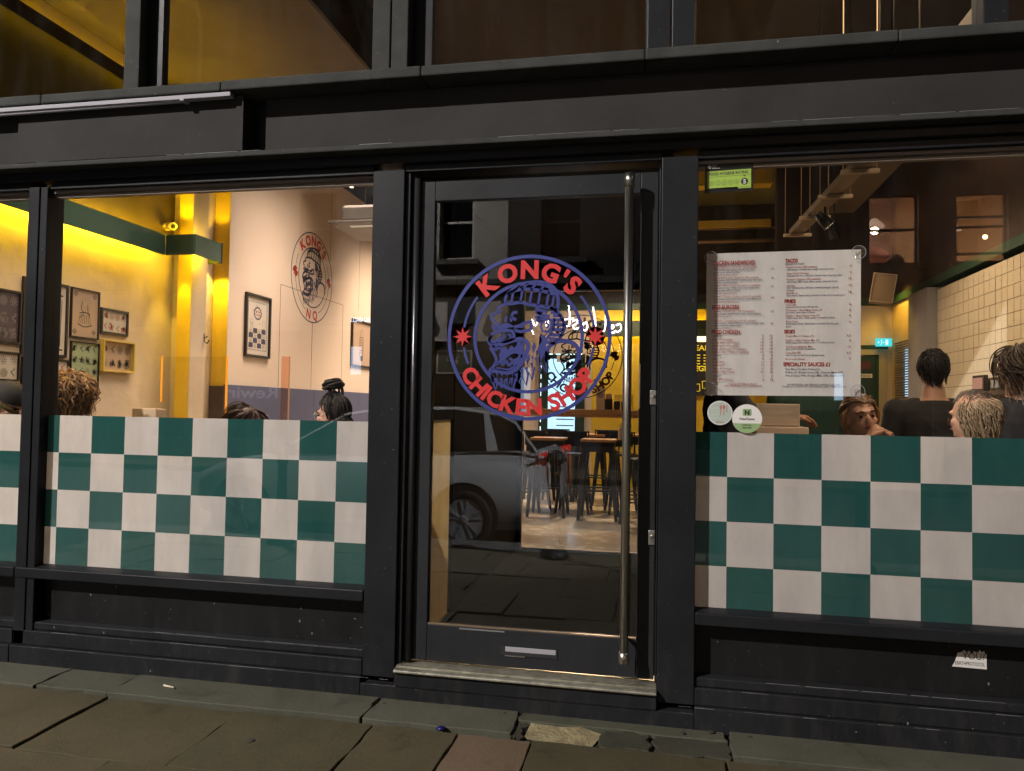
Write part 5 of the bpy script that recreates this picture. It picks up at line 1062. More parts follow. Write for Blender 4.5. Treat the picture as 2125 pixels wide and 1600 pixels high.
for s_ in (.92, 3.52):
    for side in (1, -1):
        cx, y0 = X0-s_, YC+side*.90
        MB().lathe([(.375, 0), (.375, .008), (.36, .010), (.355, -.12), (0, -.12)] if side > 0 else [(.375, 0), (.375, -.008), (.36, -.010), (.355, .12), (0, .12)], (cx, YC+side*.885, ZR+.345), 32, 'y').build('wheel_arch', cb_, car)
        w = MB().lathe([(.20, -.2), (.30, -.2), (.318, -.17), (.318, -.02), (.30, .0), (.235, .005), (.225, -.02)] if side > 0 else [(.20, .2), (.30, .2), (.318, .17), (.318, .02), (.30, 0), (.235, -.005), (.225, .02)], (cx, y0, ZR+.318), 36, 'y').build('wheel', tyre, car)
        mb = MB(); mb.lathe([(.225, -.01*side), (.215, .0), (.20, -.03*side)], (cx, y0, ZR+.318), 32, 'y'); mb.lathe([(.05, -.02*side), (.05, 0), (.03, .008*side), (0, .008*side)], (cx, y0, ZR+.318), 16, 'y')
        for k in range(10):
            a = 2*PI*k/10+.12*(-1)**k; mb.bar((cx+.045*math.cos(a), y0-.012*side, ZR+.318+.045*math.sin(a)), (cx+.21*math.cos(a), y0-.008*side, ZR+.318+.21*math.sin(a)), .016, .022, (0, 1, 0))
        mb.build('rim', rim, w)
# ---- terrace across the road
WY = -14.0
pr_ = mat('pale_render_wall', (.30, .29, .27), .8, var=.2, vscale=2, bump=.4, col2=(.20, .17, .12), thresh=(.55, .8)); db_ = mat('dark_brick_wall', (.022, .016, .014), .85, var=.3, vscale=9, bump=.5); gs_ = mat('grey_stone_wall', (.055, .052, .05), .8, var=.3, bump=.4)
wf_ = mat('white_sash_paint', (.45, .42, .40), .5); bf_ = mat('black_sash_paint', (.02, .02, .02), .5); dg_ = mat('dark_window_glass', (.006, .006, .007), .05)
shp = mat('dark_shopfront_paint', (.05, .05, .053), .5, var=.2)
class Lit: pass
def opp(label, x0, x1, m, h, wins, seed):
    e = empty('terraced_building', ((x0+x1)/2, WY, 0), label, 'building'); 
    # wall built round its window openings
    mb = MB(); cuts = sorted(wins, key=lambda w: w[0]); x = x0
    zlo, zhi = 3.6, h
    for w in cuts:
        mb.box(x, w[0], WY-.3, WY, zlo, zhi); mb.box(w[0], w[1], WY-.3, WY, zlo, w[2]); mb.box(w[0], w[1], WY-.3, WY, w[3], zhi); x = w[1]
    mb.box(x, x1, WY-.3, WY, zlo, zhi); mb.build('wall', m, e)
    MB().box(x0, x1, WY-.3, WY+.18, 4.38, 4.52).box(x0, x1, WY-.3, WY+.1, 4.30, 4.379).build('cornice', gs_, e, .01)
    return e
def sash(e, x0, x1, z0, z1, fm, bars=(.5,), lit=None, fw=.07):
    mb = MB(); y0, y1 = WY-.16, WY-.10
    mb.box(x0, x0+fw, y0, y1, z0, z1).box(x1-fw, x1, y0, y1, z0, z1).box(x0+fw, x1-fw, y0, y1, z0, z0+fw).box(x0+fw, x1-fw, y0, y1, z1-fw, z1)
    for b_ in bars: z = z0+(z1-z0)*b_; mb.box(x0+fw, x1-fw, y0, y1, z-.025, z+.025)
    w = mb.build('window', fm, e)
    MB().box(x0-.12, x1+.12, WY-.02, WY+.12, z0-.12, z0-.005).build('sill', gs_, w)
    bx('pane', dg_ if not lit else glass('lit_pane', (1, .95, .9), 1), w, x0+fw, x1-fw, y0+.02, y0+.026, z0+fw, z1-fw)
    return w
A = opp('pale rendered terrace house opposite with a white sash window', -6.4, -3.0, pr_, 9, [(-4.72, -3.84, 5.02, 6.9)], 1)
sash(A, -4.72, -3.84, 5.02, 6.9, wf_, (.5,)); 
Bd = opp('dark brick building opposite with unlit windows', -2.98, 3.9, db_, 9, [(-2.2, -1.2, 5.0, 6.8), (.2, 1.2, 5.0, 6.8), (2.2, 3.2, 5.0, 6.8)], 2)
for x in (-2.2, .2, 2.2): sash(Bd, x, x+1, 5.0, 6.8, bf_)
Cd = opp('grey stone building opposite with two warm lit upstairs sash windows', 3.92, 9.4, gs_, 9, [(5.08, 6.10, 4.70, 6.24), (6.84, 7.86, 4.70, 6.22)], 3)
Dd = opp('dark building opposite, far to the left', -20, -6.42, db_, 9, [(-17, -16, 5, 6.8), (-14, -13, 5, 6.8), (-11, -10, 5, 6.8), (-8.4, -7.4, 5, 6.8)], 4)
for x in (-17, -14, -11, -8.4): sash(Dd, x, x+1, 5, 6.8, bf_)
Ed = opp('dark building opposite, far to the right', 9.42, 20, db_, 9, [(11, 12, 5, 6.8), (14, 15, 5, 6.8)], 5)
for x in (11, 14): sash(Ed, x, x+1, 5, 6.8, bf_)
for (x0, x1, z0, z1, bars, wc, pc_, gl) in ((5.08, 6.10, 4.70, 6.24, (.50,), (.70, .58, .52), 110, (5.45, 5.75)), (6.84, 7.86, 4.70, 6.22, (.14, .52, .66), (.75, .58, .36), 90, (7.05, 5.62))):
    w = sash(Cd, x0, x1, z0, z1, bf_, bars, 1, .05)
    rm = mat('warm_room_wall', wc, .8, var=.12, vscale=2)
    mb = MB(); y0 = WY-2.6
    mb.box(x0-.4, x1+.4, y0-.05, y0, z0-.5, z1+.5).box(x0-.45, x0-.4, y0, WY-.31, z0-.5, z1+.5).box(x1+.4, x1+.45, y0, WY-.31, z0-.5, z1+.5).box(x0-.4, x1+.4, y0, WY-.31, z1+.5, z1+.55).box(x0-.4, x1+.4, y0, WY-.31, z0-.55, z0-.5)
    mb.build('room', rm, Cd)
    l_ = MB(); l_.lathe([(.05, .18), (.16, .06), (.22, -.02)], (gl[0], WY-.9, gl[1]), 20); l_.build('lamp_shade', emission('paper_shade', (1, .72, .55), 4.0), Cd); MB().sphere((gl[0], WY-.9, gl[1]), .04).build('lamp_bulb', emission('warm_bulb', (1, .75, .5), 60), Cd)
    lamp('POINT', 'upstairs_lamp', (gl[0], WY-.9, gl[1]-.1), pc_*7, (1, .78, .62), .08)
MB().sphere((5.82, WY-.6, 4.88), .16, 12, 8, (1.1, .6, 1)).build('dark_cushion', bf_, Cd); MB().sphere((7.72, WY-.8, 5.42), .05).build('wall_bulb', emission('warm_bulb_2', (1, .72, .42), 70), Cd)
MB().lathe([(.0, .12), (.35, .10), (.52, -.05), (.55, -.2)], (5.45, WY-1.6, 5.25), 20).build('armchair_back', mat('pink_upholstery', (.4, .2, .17), .8), Cd)
def bay(e, x0, x1, glow=None, sg=0):
    MB().box(x0, x1, WY-.06, WY+.06, 3.45, 4.29).build('shop_fascia', shp, e, .01)
    mb = MB()
    for x in (x0, x1-.22): mb.box(x, x+.22, WY-.1, WY+.05, .02, 3.44)
    mb.box(x0+.22, x1-.22, WY-.1, WY, .02, .55); mb.box(x0+.22, x1-.22, WY-.1, WY, 3.30, 3.44); mb.build('shop_frame', shp, e)
    bx('shop_pane', dg_, e, x0+.22, x1-.22, WY-.08, WY-.06, .551, 3.299)
for e, spans in ((A, ((-6.4, -3.0),)), (Bd, ((-2.98, .4), (.42, 3.9))), (Cd, ((3.92, 6.6), (6.62, 9.4))), (Dd, ((-20, -15.5), (-15.4, -11), (-10.9, -6.42))), (Ed, ((9.42, 14), (14.1, 20)))):
    for a, b in spans: bay(e, a, b)
cold = emission('cold_shop_glow', (.50, .74, 1), 5.0)
bx('lit_strip', emission('cold_strip_glow', (.5, .72, 1), 2.6), Bd, -2.63, -2.40, WY-.055, WY-.04, .6, 2.40)
bx('lit_poster', cold, Cd, 4.405, 4.585, WY-.055, WY-.04, 1.72, 2.31); bx('lit_poster', cold, Dd, -6.96, -6.58, WY-.055, WY-.04, 2.2, 2.9)
pp = mat('pale_display_panel', (.55, .50, .47), .6); lf = mat('dark_leaf_print', (.03, .035, .04), .5)
frO = lambda x, z, y=WY+.07: frame3((x, y, z), (-1, 0, 0), (0, 0, 1))
for x, d in ((-3.11, 0), (-4.45, 1)):
    e = empty('display_panel', (x-.3, WY+.02, 3.0), 'pale rounded panel with a dark leaf drop, %s above the shop opposite' % ('right one' if d == 0 else 'left one'), 'panel')
    mb = MB(); mb.box(x-.64, x, WY+.061, WY+.075, 3.02, 3.98); mb.build('panel', pp, e, .006)
    mb = MB(); fill(mb, frO(x-.32, 3.25, WY+.0765), [(0, .42), (.07, .25), (.13, .1), (.12, -.02), (.05, -.1), (-.05, -.1), (-.12, -.02), (-.13, .1), (-.07, .25)], 4); mb.build('leaf_print', lf, e, fix=False)
e = empty('window_poster', (-4.29, WY, 2.24), 'framed poster of pale blossoms in the window opposite', 'poster')
MB().box(-4.74, -3.84, WY-.055, WY-.035, 2.24, 2.28).box(-4.74, -3.84, WY-.055, WY-.035, 2.78, 2.82).box(-4.74, -4.69, WY-.055, WY-.035, 2.281, 2.779).box(-3.89, -3.84, WY-.055, WY-.035, 2.281, 2.779).build('poster_frame', wf_, e)
mb = MB(); mb.box(-4.689, -3.891, WY-.055, WY-.045, 2.281, 2.779); mb.build('poster_print', mat('dark_green_print', (.05, .07, .035), .5, var=.5, vscale=14), e)
mb = MB()
for k in range(9): star(mb, frO(-4.29, 2.55, WY-.0445), (.3*(rnd.random()-.5), .28*(rnd.random()-.3)), .07, .045, 7)
mb.build('blossom_print', mat('pale_blossom', (.5, .42, .40), .6), e, fix=False)
# signs across the road
e = empty('neon_sign', (-1.35, WY+.1, 3.4), 'white handwritten neon sign across the road, read backwards in the door glass', 'neon sign')
nm = emission('white_neon', (1, .93, .90), 26); NO = (-.22, WY+.12, 3.22)
fO = frame3(NO, (-1, 0, 0), (0, 0, 1))
def neon(*pts): MB().tube([fO(u, v) for u, v in smooth(pts, 5)], .017, 6).build('neon_tube', nm, e)
neon((.16, .16), (.08, .20), (.04, .10), (.10, .02), (.20, .04)); neon((.30, .12), (.24, .18), (.21, .12), (.29, .06), (.24, -.01), (.18, .02)); neon((.40, .44), (.41, .10), (.46, .02))
neon((.70, .60), (.66, .40), (.63, .15), (.66, .03), (.72, .05)); neon((.92, .18), (.85, .24), (.82, .12), (.88, .05), (.95, .12), (.92, .20), (1.0, .22)); neon((1.18, .26), (1.08, .30), (1.06, .22), (1.16, .16), (1.10, .08), (1.02, .12))
neon((1.27, .64), (1.24, .40), (1.25, .18), (1.32, .14)); neon((1.15, .34), (1.40, .30)); neon((1.62, .30), (1.64, .14), (1.68, .28), (1.74, .30), (1.77, .14), (1.82, .28), (1.88, .28), (1.92, .14)); neon((2.0, .34), (2.02, .2), (2.08, .18), (2.13, .32), (2.14, .1), (2.1, -.04))
e = empty('shop_sign', (-6.65, WY+.08, 3.55), 'small bluish white lit letters AU GALLI over the shop opposite', 'sign')
mb = MB(); text(mb, frame3((-6.40, WY+.09, 3.50), (-1, 0, 0), (0, 0, 1)), 'AU GALLI', 0, 0, .12, .02, width=.52); mb.build('sign_letters', emission('cold_letter_glow', (.75, .85, 1), 11), e, fix=False)
e = empty('shop_sign', (-9.6, WY+.08, 1.7), 'pale script lettering Rewir low on the far left building opposite', 'sign')
mb = MB(); text(mb, frame3((-8.85, WY+.09, 1.58), (-1, 0, 0), (0, 0, 1)), 'Rewir', 0, 0, .30, .015, width=1.4); mb.build('sign_letters', emission('grey_letter_glow', (.7, .75, .9), .9), e, fix=False)
# ================================================================== PEOPLE
SK = {'fair': mat('fair_skin', (.52, .29, .20), .5, var=.05, vscale=14), 'warm': mat('warm_skin', (.56, .31, .20), .5, var=.06, vscale=14), 'tan': mat('tan_skin', (.40, .21, .12), .5, var=.06, vscale=14)}
def ell(mb, c, r, R=None, n=14, m=10):
    i = len(mb.v); mb.sphere((0, 0, 0), 1, n, m, r)
    for k in range(i, len(mb.v)):
        p = Vector(mb.v[k])
        if R is not None: p = R @ p
        mb.v[k] = tuple(p+Vector(c))
def limb(mb, pts, rs):
    mb.tube(pts, rs, 12)
    for p, r in zip(pts, rs): mb.sphere(p, r, 12, 8)
def loft(mb, rings, n=18):
    i0 = len(mb.v)
    for (z, rx, ry, cy_) in rings:
        for j in range(n):
            a = 2*PI*j/n; ca, sa = math.cos(a), math.sin(a)
            mb.v.append((rx*math.copysign(abs(ca)**.85, ca), cy_+ry*math.copysign(abs(sa)**.85, sa), z))
    for k in range(len(rings)-1):
        for j in range(n): mb._f([i0+k*n+j, i0+k*n+(j+1)%n, i0+(k+1)*n+(j+1)%n, i0+(k+1)*n+j])
    mb._f([i0+j for j in range(n-1, -1, -1)]); mb._f([i0+(len(rings)-1)*n+j for j in range(n)])
def hand(mb, wrist, d, palm_n, curl, side, s=1.0):
    # palm, four unequal fingers bent at the knuckles and a thumb leaving the side of the palm
    d = Vector(d).normalized(); nrm = Vector(palm_n); nrm = (nrm-d*nrm.dot(d)).normalized(); lat = d.cross(nrm)*side; w = Vector(wrist)
    B3 = Matrix((lat, d, nrm)).transposed()
    ell(mb, w+d*.045*s, (.040*s, .052*s, .017*s), B3, 12, 8)
    for k, (o, L) in enumerate(((-.030, .078), (-.010, .088), (.010, .083), (.029, .064))):
        p = w+d*.085*s+lat*o*s; pts = [p-d*.02*s]; dd = d.copy(); c = curl*(1+.1*k)
        for f in (.42, .32, .26):
            a = c; dd = (dd*math.cos(a)+nrm*math.sin(a)).normalized(); pts.append(pts[-1]+dd*L*f*s*1.15)
        mb.tube([pts[0]]+pts, [.010*s]*2+[.0098*s, .0088*s, .0074*s], 8)
    t0 = w+d*.02*s-lat*.030*s; td = (d*.62-lat*.68+nrm*.35).normalized(); t1 = t0+td*.045*s; t2 = t1+(d*.85-lat*.1+nrm*.4).normalized()*.03*s
    mb.tube([t0, t1, t2], [.013*s, .0115*s, .009*s], 8)
def remesh(o, v, sm=3):
    r = o.modifiers.new('remesh', 'REMESH'); r.mode = 'VOXEL'; r.voxel_size = v; r.use_smooth_shade = True
    q = o.modifiers.new('smooth', 'SMOOTH'); q.iterations = sm; q.factor = .5
def strands(n, center, r, accept, flow, length, rad, curl, seed, sides=4, seg=10, lift=.15, jt=.08):
    """Hair locks: rooted on a skull ellipsoid, running along flow(p), curled if asked."""
    q = random.Random(seed); mb = MB(); c = Vector(center); k = 0; tries = 0
    nrm = lambda p: Vector((p.x/r[0]**2, p.y/r[1]**2, p.z/r[2]**2)).normalized()
    while k < n and tries < n*40:
        tries += 1
        v = Vector((q.gauss(0, 1), q.gauss(0, 1), q.gauss(0, 1))).normalized(); pos = Vector((v.x*r[0], v.y*r[1], v.z*r[2]))
        if not accept(v): continue
        k += 1; L = length*(.65+.7*q.random()); pts = []; ph = q.random()*6.28; jit = Vector((q.gauss(0, jt), q.gauss(0, jt), q.gauss(0, jt)))
        for i in range(seg+1):
            t = i/seg; nn = nrm(pos); d = flow(Vector((pos.x/r[0], pos.y/r[1], pos.z/r[2])), nn)+jit; d = d-nn*d.dot(nn)
            if d.length < 1e-3: d = nn.orthogonal()
            d.normalize(); e1 = nn; e2 = nn.cross(d); a = ph+t*curl[1]*6.28
            pts.append(c+pos+(e1*(math.cos(a)+.6)+e2*math.sin(a))*curl[0]*min(1, t*3)+nn*.002)
            st_ = (d+nn*lift*(1-2*t))
            if pos.z < -.55*r[2]: st_ = st_*.35+Vector((0, 0, -.8))
            pos = pos+st_.normalized()*L/seg
            m_ = math.sqrt((pos.x/r[0])**2+(pos.y/r[1])**2+(pos.z/r[2])**2)
            if m_ < 1.0 and pos.z > -.55*r[2]: pos = pos/m_
        mb.tube(pts, [rad*(1-.75*(i/seg)**2) for i in range(seg+1)], sides, cap=False)
    return mb
def person(label, loc, rz, headz, sit=True, skin='fair', shirt=None, sleeve=2, arms=None, hair=None, head=(0, 0, 0), build=1.0, group=None, extra=None, trousers=None, voxel=.0065, female=False, lean=0.0):
    """Local frame: forward +Y. headz = world height of the head centre; loc gives the floor point."""
    e = empty('person', loc, label, 'person', group, rz=rz)
    fl = loc[2]; hz = headz-fl; k = build
    sh = hz-.235; hip = hz-.72
    w = .90 if female else 1.0
    T = [(hip-.10, .150, .115, 0), (hip+.02, .168*w, .125, 0), (hip+.16, .140*w, .105, .0), (hip+.30, .152*w, .115, .01), (hip+.40, .172*w, .118, .005), (sh-.02, .165*w, .098, -.005), (sh+.025, .115*w, .078, -.01), (sh+.06, .060, .058, -.008), (hz-.10, .052, .056, .0)]
    T = [(z, a*k, b*k, c+lean*max(0, (z-hip))*.25) for z, a, b, c in T]
    body = MB(); loft(body, T)
    hx, hy_, hzr = head
    R = Matrix.Rotation(math.radians(hzr), 3, 'Z') @ Matrix.Rotation(math.radians(hx), 3, 'X') @ Matrix.Rotation(math.radians(hy_), 3, 'Y')
    nk = Vector((0, lean*.15, hz-.10)); H = lambda x, y, z: nk + R @ Vector((x, y, z+.10))
    for c, r in (((0, -.008, .02), (.074, .094, .098)), ((0, .020, -.03), (.066, .078, .085)), ((0, .042, -.068), (.046, .052, .042)), ((0, .098, -.012), (.0125, .022, .024)), ((0, .105, -.022), (.016, .014, .010)), ((0, .078, .028), (.052, .020, .014)), ((0, .085, -.048), (.026, .014, .016)), ((.040, .062, -.018), (.022, .022, .020)), ((-.040, .062, -.018), (.022, .022, .020)), ((.075, -.004, -.012), (.010, .020, .032)), ((-.075, -.004, -.012), (.010, .020, .032)), ((0, .082, -.082), (.020, .014, .013))):
        ell(body, H(*c), r, R)
    limb(body, [(0, lean*.1, sh+.03), tuple(H(0, -.01, -.06))], [.056, .052])
    A = []
    arms = arms or {}
    for sd in (1, -1):
        S_ = Vector((sd*.180*k*w, lean*.12, sh-.02)); a = arms.get(sd)
        if a: E_, W_, hd, pn, cu = Vector(a[0])+Vector((0, 0, hz)), Vector(a[1])+Vector((0, 0, hz)), a[2], a[3], a[4]
        else:
            E_ = S_+Vector((sd*.04, .05, -.27)); W_ = E_+Vector((-sd*.06, .20, -.06)) if sit else E_+Vector((0, .06, -.25)); hd = (W_-E_); pn = Vector((-sd, 0, -.3)); cu = .35
        A.append((S_, E_, W_)); limb(body, [S_, E_, W_], [.050*k, .040*k, .028]); hand(body, W_, hd, pn, cu, sd)
        Hp = Vector((sd*.09, 0, hip))
        if sit: K_, An = Hp+Vector((sd*.04, .42, .02)), Hp+Vector((sd*.03, .40, -.40))
        else: K_, An = Vector((sd*.10, .02, hip*.52)), Vector((sd*.11, -.01, .07))
        limb(body, [Hp, K_, An], [.085*k, .056, .040]); 
        ell(body, An+Vector((0, .07, -.04)), (.042, .12, .032))
    o = body.build('body', SK[skin], e, world=False, fix=False); remesh(o, voxel, 2)
    if shirt:
        c = MB(); loft(c, [(z, a+.013, b+.013, q) for z, a, b, q in T[:-2]] + [(T[-3][0]+.025, .078, .074, -.008)])
        for sd, (S_, E_, W_) in zip((1, -1), A):
            E2 = E_ if sleeve >= 1 else S_.lerp(E_, .55)
            limb(c, [Vector((sd*.10, lean*.12, sh-.02)), S_, E2], [.085, .068*k, .056*k])
            if sleeve >= 2: limb(c, [E2, E_.lerp(W_, .92)], [.056*k, .042])
        # folds
        q = random.Random(int(headz*1000)+int(loc[0]*100))
        for _ in range(10):
            z = hip+.08+.42*q.random(); s_ = -1 if q.random() < .5 else 1
            a0 = q.random()*2*PI; pts = [((.155*k*w+.012)*math.cos(a0+t*.5), (.112*k+.012)*math.sin(a0+t*.5), z-.06*t+.02*math.sin(3*t)) for t in (0, .5, 1, 1.5)]
            c.tube(pts, [.004, .011, .011, .004], 6)
        o = c.build('shirt', shirt, e, world=False, fix=False); remesh(o, .010, 4)
    t_ = MB(); loft(t_, [(z, a+.01, b+.01, q) for z, a, b, q in T[:3]])
    for sd in (1, -1):
        Hp = Vector((sd*.09, 0, hip))
        if sit: K_, An = Hp+Vector((sd*.04, .42, .02)), Hp+Vector((sd*.03, .40, -.38))
        else: K_, An = Vector((sd*.10, .02, hip*.52)), Vector((sd*.11, -.01, .10))
        limb(t_, [Hp, K_, An], [.098*k, .070, .055])
    o = t_.build('trousers', trousers or M['denim'], e, world=False, fix=False); remesh(o, .012, 2)
    f = MB()
    for sx in (-1, 1): f.sphere(tuple(H(sx*.031, .0850, .006)), .0080, 10, 8)
    f.build('eye', M['eye'], e, world=False)
    f = MB()
    for sx in (-1, 1): f.tube([tuple(H(sx*.014, .098, .030)), tuple(H(sx*.032, .096, .036)), tuple(H(sx*.050, .082, .030))], [.003, .004, .002], 6)
    f.build('eyebrow', M['hair_dark'], e, world=False)
    f = MB(); ell(f, H(0, .099, -.050), (.023, .0065, .0065), R); f.build('lips', M['lips'], e, world=False)
    if hair: hair(e, H, R)
    if extra: extra(e, H, R)
    return e
M['denim'] = mat('dark_denim', (.02, .022, .03), .8); M['eye'] = mat('dark_eye', (.03, .02, .015), .15); M['lips'] = mat('lips', (.36, .11, .09), .45)
M['hair_dark'] = mat('near_black_hair', (.012, .009, .008), .55); M['hair_brown'] = mat('brown_hair', (.12, .06, .026), .42); M['hair_fair'] = mat('golden_brown_hair', (.34, .18, .06), .45)
M['hair_light'] = mat('light_brown_hair', (.21, .115, .05), .45); M['hair_grey'] = mat('greying_hair', (.30, .21, .125), .5); M['hair_red'] = mat('auburn_hair', (.045, .015, .009), .4); M['hair_ash'] = mat('ash_hair', (.13, .095, .075), .45)
def place_hair(mb, e, H, R, name, m):
    for i, p in enumerate(mb.v): mb.v[i] = tuple(H(*p))
    return mb.build(name, m, e, world=False, fix=False)
def cap(e, H, R, m, grow=1.06, keep=None, seed=1, rough=.004, name='hair'):
    q = random.Random(seed); mb = MB(); mb.sphere((0, -.008, .020), 1, 28, 20, (.078*grow, .098*grow, .102*grow)); v0 = mb.v[:]
    bad = [not keep((p[0]/.078, (p[1]+.008)/.098, (p[2]-.02)/.102)) for p in v0]
    fs = [(f, s_) for f, s_ in zip(mb.f, mb.sm) if not any(bad[i] for i in f)]
    mb.f = [f for f, _ in fs]; mb.sm = [True]*len(fs); mb.m = [0]*len(fs)
    mb.v = [tuple(Vector(p)*(1+rough*6*(q.random()-.5))) for p in v0]
    return place_hair(mb, e, H, R, name, m)
FACE = lambda v: not (v[1] > .30 and v[2] < .42 and abs(v[0]) < .95) and v[2] > -.75 and not (v[1] > -.1 and v[2] < -.15)
def curly_hair(e, H, R):
    cap(e, H, R, M['hair_brown'], 1.12, lambda v: not (v[1] > .55 and v[2] < .3) and v[2] > -.9, 2, .01, 'hair_base')
    acc = lambda v: not (v.y > .6 and v.z < .25) and v.z > -.8
    fl = lambda v, n: Vector((n.x*.3, n.y*.3-.1, -1))
    place_hair(strands(330, (0, -.01, .025), (.088, .104, .104), acc, fl, .17, .0042, (.012, 2.4), 3, lift=.9, jt=.25), e, H, R, 'hair', M['hair_brown'])
    place_hair(strands(210, (0, -.01, .025), (.094, .110, .112), acc, fl, .17, .0036, (.013, 2.6), 5, lift=1.0, jt=.25), e, H, R, 'hair', M['hair_fair'])
def short_hair(m, seed, topl=.05):
    def f(e, H, R):
        kp = lambda v: not (v[1] > .45 and v[2] < .5) and v[2] > -.92 and not (v[1] > -.15 and v[2] < .05) and not (v[1] > -.5 and v[2] < -.55)
        cap(e, H, R, m, 1.045, kp, seed, .01, 'hair_base')
        place_hair(strands(420, (0, -.008, .02), (.079, .099, .103), lambda v: kp(v), lambda v, n: Vector((v.x*.8+.3, v.y*.6+(.5 if v.z > .5 else 0), -1 if v.z < .6 else -.1)), topl, .0032, (.002, .6), seed, lift=.35, jt=.2), e, H, R, 'hair', m)
    return f
def bald_curly(e, H, R):
    kp = lambda v: v[2] < .62 and not (v[1] > .28 and v[2] < .62) and v[2] > -.72
    cap(e, H, R, M['hair_grey'], 1.07, kp, 6, .012, 'hair_base')
    fl = lambda v, n: Vector((.2, -.2, -1))
    place_hair(strands(330, (0, -.012, .015), (.083, .103, .10), lambda v: v.z < .66 and v.z > -.75 and v.y < .3, fl, .085, .0036, (.005, 1.2), 8, lift=.4), e, H, R, 'hair', M['hair_grey'])
    place_hair(strands(150, (0, -.01, .02), (.077, .097, .103), lambda v: v.z > .5 and v.y < .75, lambda v, n: Vector((.8, -.5, .1)).normalized(), .07, .0018, (.004, 1), 9), e, H, R, 'hair', M['hair_ash'])
def bun_hair(e, H, R):
    kp = lambda v: not (v[1] > .36 and v[2] < .40) and v[2] > -.6 and not (v[1] > .02 and v[2] < -.02)
    cap(e, H, R, M['hair_dark'], 1.07, kp, 4, .006, 'hair_base')
    place_hair(strands(260, (0, -.008, .02), (.081, .101, .105), kp, lambda v, n: (Vector((0, -.02, 1.0))-Vector((v.x, v.y, v.z))).normalized()+n*.05, .10, .0035, (.001, .4), 12, lift=.4), e, H, R, 'hair', M['hair_dark'])
    b = MB(); b.tube([(0, -.01, .115), (0, -.012, .155)], [.030, .022], 14); place_hair(b, e, H, R, 'hair_tie', M['hair_dark'])
    b = strands(90, (0, -.015, .185), (.040, .042, .026), lambda v: v.z > -.7, lambda v, n: Vector((-n.y, n.x, .1)).normalized(), .12, .007, (.003, .7), 15, lift=.3); ell(b, (0, -.015, .185), (.040, .042, .026)); place_hair(b, e, H, R, 'hair_bun', M['hair_dark'])
    b = strands(60, (0, -.02, -.04), (.06, .09, .07), lambda v: v.y < -.2 and abs(v.z) < .5, lambda v, n: Vector((0, -.5, -.8)).normalized(), .16, .006, (.006, 1), 18); place_hair(b, e, H, R, 'loose_hair', M['hair_dark'])
def glasses(e, H, R):
    g = MB()
    for sx in (-1, 1):
        g.tube([tuple(H(sx*.033+.024*math.cos(t), .103, .004+.021*math.sin(t))) for t in [i*2*PI/18 for i in range(18)]], .0018, 6, closed=True); g.tube([tuple(H(sx*.057, .10, .010)), tuple(H(sx*.078, .05, .010)), tuple(H(sx*.080, -.01, .006))], .0018, 6)
    g.tube([tuple(H(-.009, .106, .008)), tuple(H(.009, .106, .008))], .0018, 6); g.build('glasses', M['alu'], e, world=False)
def dark_hair(m, seed):
    def f(e, H, R):
        kp = lambda v: not (v[1] > .4 and v[2] < .38) and v[2] > -.8 and not (v[1] > .1 and v[2] < -.2)
        cap(e, H, R, m, 1.08, kp, seed, .006, 'hair_base')
        place_hair(strands(260, (0, -.008, .02), (.083, .104, .107), kp, lambda v, n: (Vector((v.x*.9, v.y-.25, -.5 if v.z < .7 else -.1))).normalized(), .20, .0042, (.002, .6), seed, lift=.5), e, H, R, 'hair', m)
    return f
def tied_hair(e, H, R):
    kp = lambda v: not (v[1] > .38 and v[2] < .50) and v[2] > -.5 and not (v[1] > .10 and v[2] < .1)
    cap(e, H, R, M['hair_light'], 1.06, kp, 7, .005, 'hair_base')
    place_hair(strands(240, (0, -.008, .02), (.081, .102, .105), kp, lambda v, n: (Vector((v.x*.5, -.8, -.35))).normalized(), .15, .0034, (.001, .4), 21, lift=.06), e, H, R, 'hair', M['hair_light'])
    place_hair(strands(90, (0, .0, .015), (.080, .09, .10), lambda v: abs(v.x) > .6 and v.z < .5 and v.y > -.3 and v.y < .35 and v.z > -.2, lambda v, n: Vector((v.x*.25, -.25, -1)).normalized(), .17, .0034, (.004, .8), 22), e, H, R, 'hair_lock', M['hair_fair'])
def beanie(e, H, R):
    b = MB(); b.sphere((0, -.014, .03), 1, 24, 16, (.090, .110, .118)); v0 = b.v[:]; f = [q for q in b.f if all(v0[i][2] > .025-.25*(v0[i][1]) for i in q)]
    b.f = f; b.sm = [True]*len(f); b.m = [0]*len(f); place_hair(b, e, H, R, 'cap', mat('black_knit_cap', (.012, .011, .012), .8, bump=.3, bscale=200))
    b = MB(); b.tube([(.088*math.cos(t), -.014+.109*math.sin(t), .018-.25*(.109*math.sin(t))) for t in [i*2*PI/24 for i in range(24)]], .012, 8, closed=True); place_hair(b, e, H, R, 'cap_band', mat('olive_cap_band', (.10, .085, .02), .8))
    place_hair(strands(160, (0, -.008, .0), (.079, .10, .09), lambda v: v.z < .2 and v.z > -.7 and v.y < .2, lambda v, n: Vector((0, -.2, -1)).normalized(), .06, .004, (.004, 1), 31), e, H, R, 'hair', M['hair_dark'])
sh_black = mat('black_cloth', (.016, .015, .016), .85, var=.2, vscale=9); sh_black2 = mat('washed_black_tee', (.026, .024, .023), .85, var=.2, vscale=7); sh_green = mat('bottle_green_tee', (.018, .055, .038), .85, var=.15); sh_navy = mat('dark_padded_jacket', (.018, .018, .028), .6, var=.2); sh_grey = mat('grey_knit', (.16, .15, .15), .85)
FZ = .16
person('person with a big mass of curly golden brown hair, back to the glass', (-3.17, .78, FZ), math.radians(-8), 1.462, True, 'fair', sh_black, 2, None, curly_hair, (4, 0, 0), female=True)
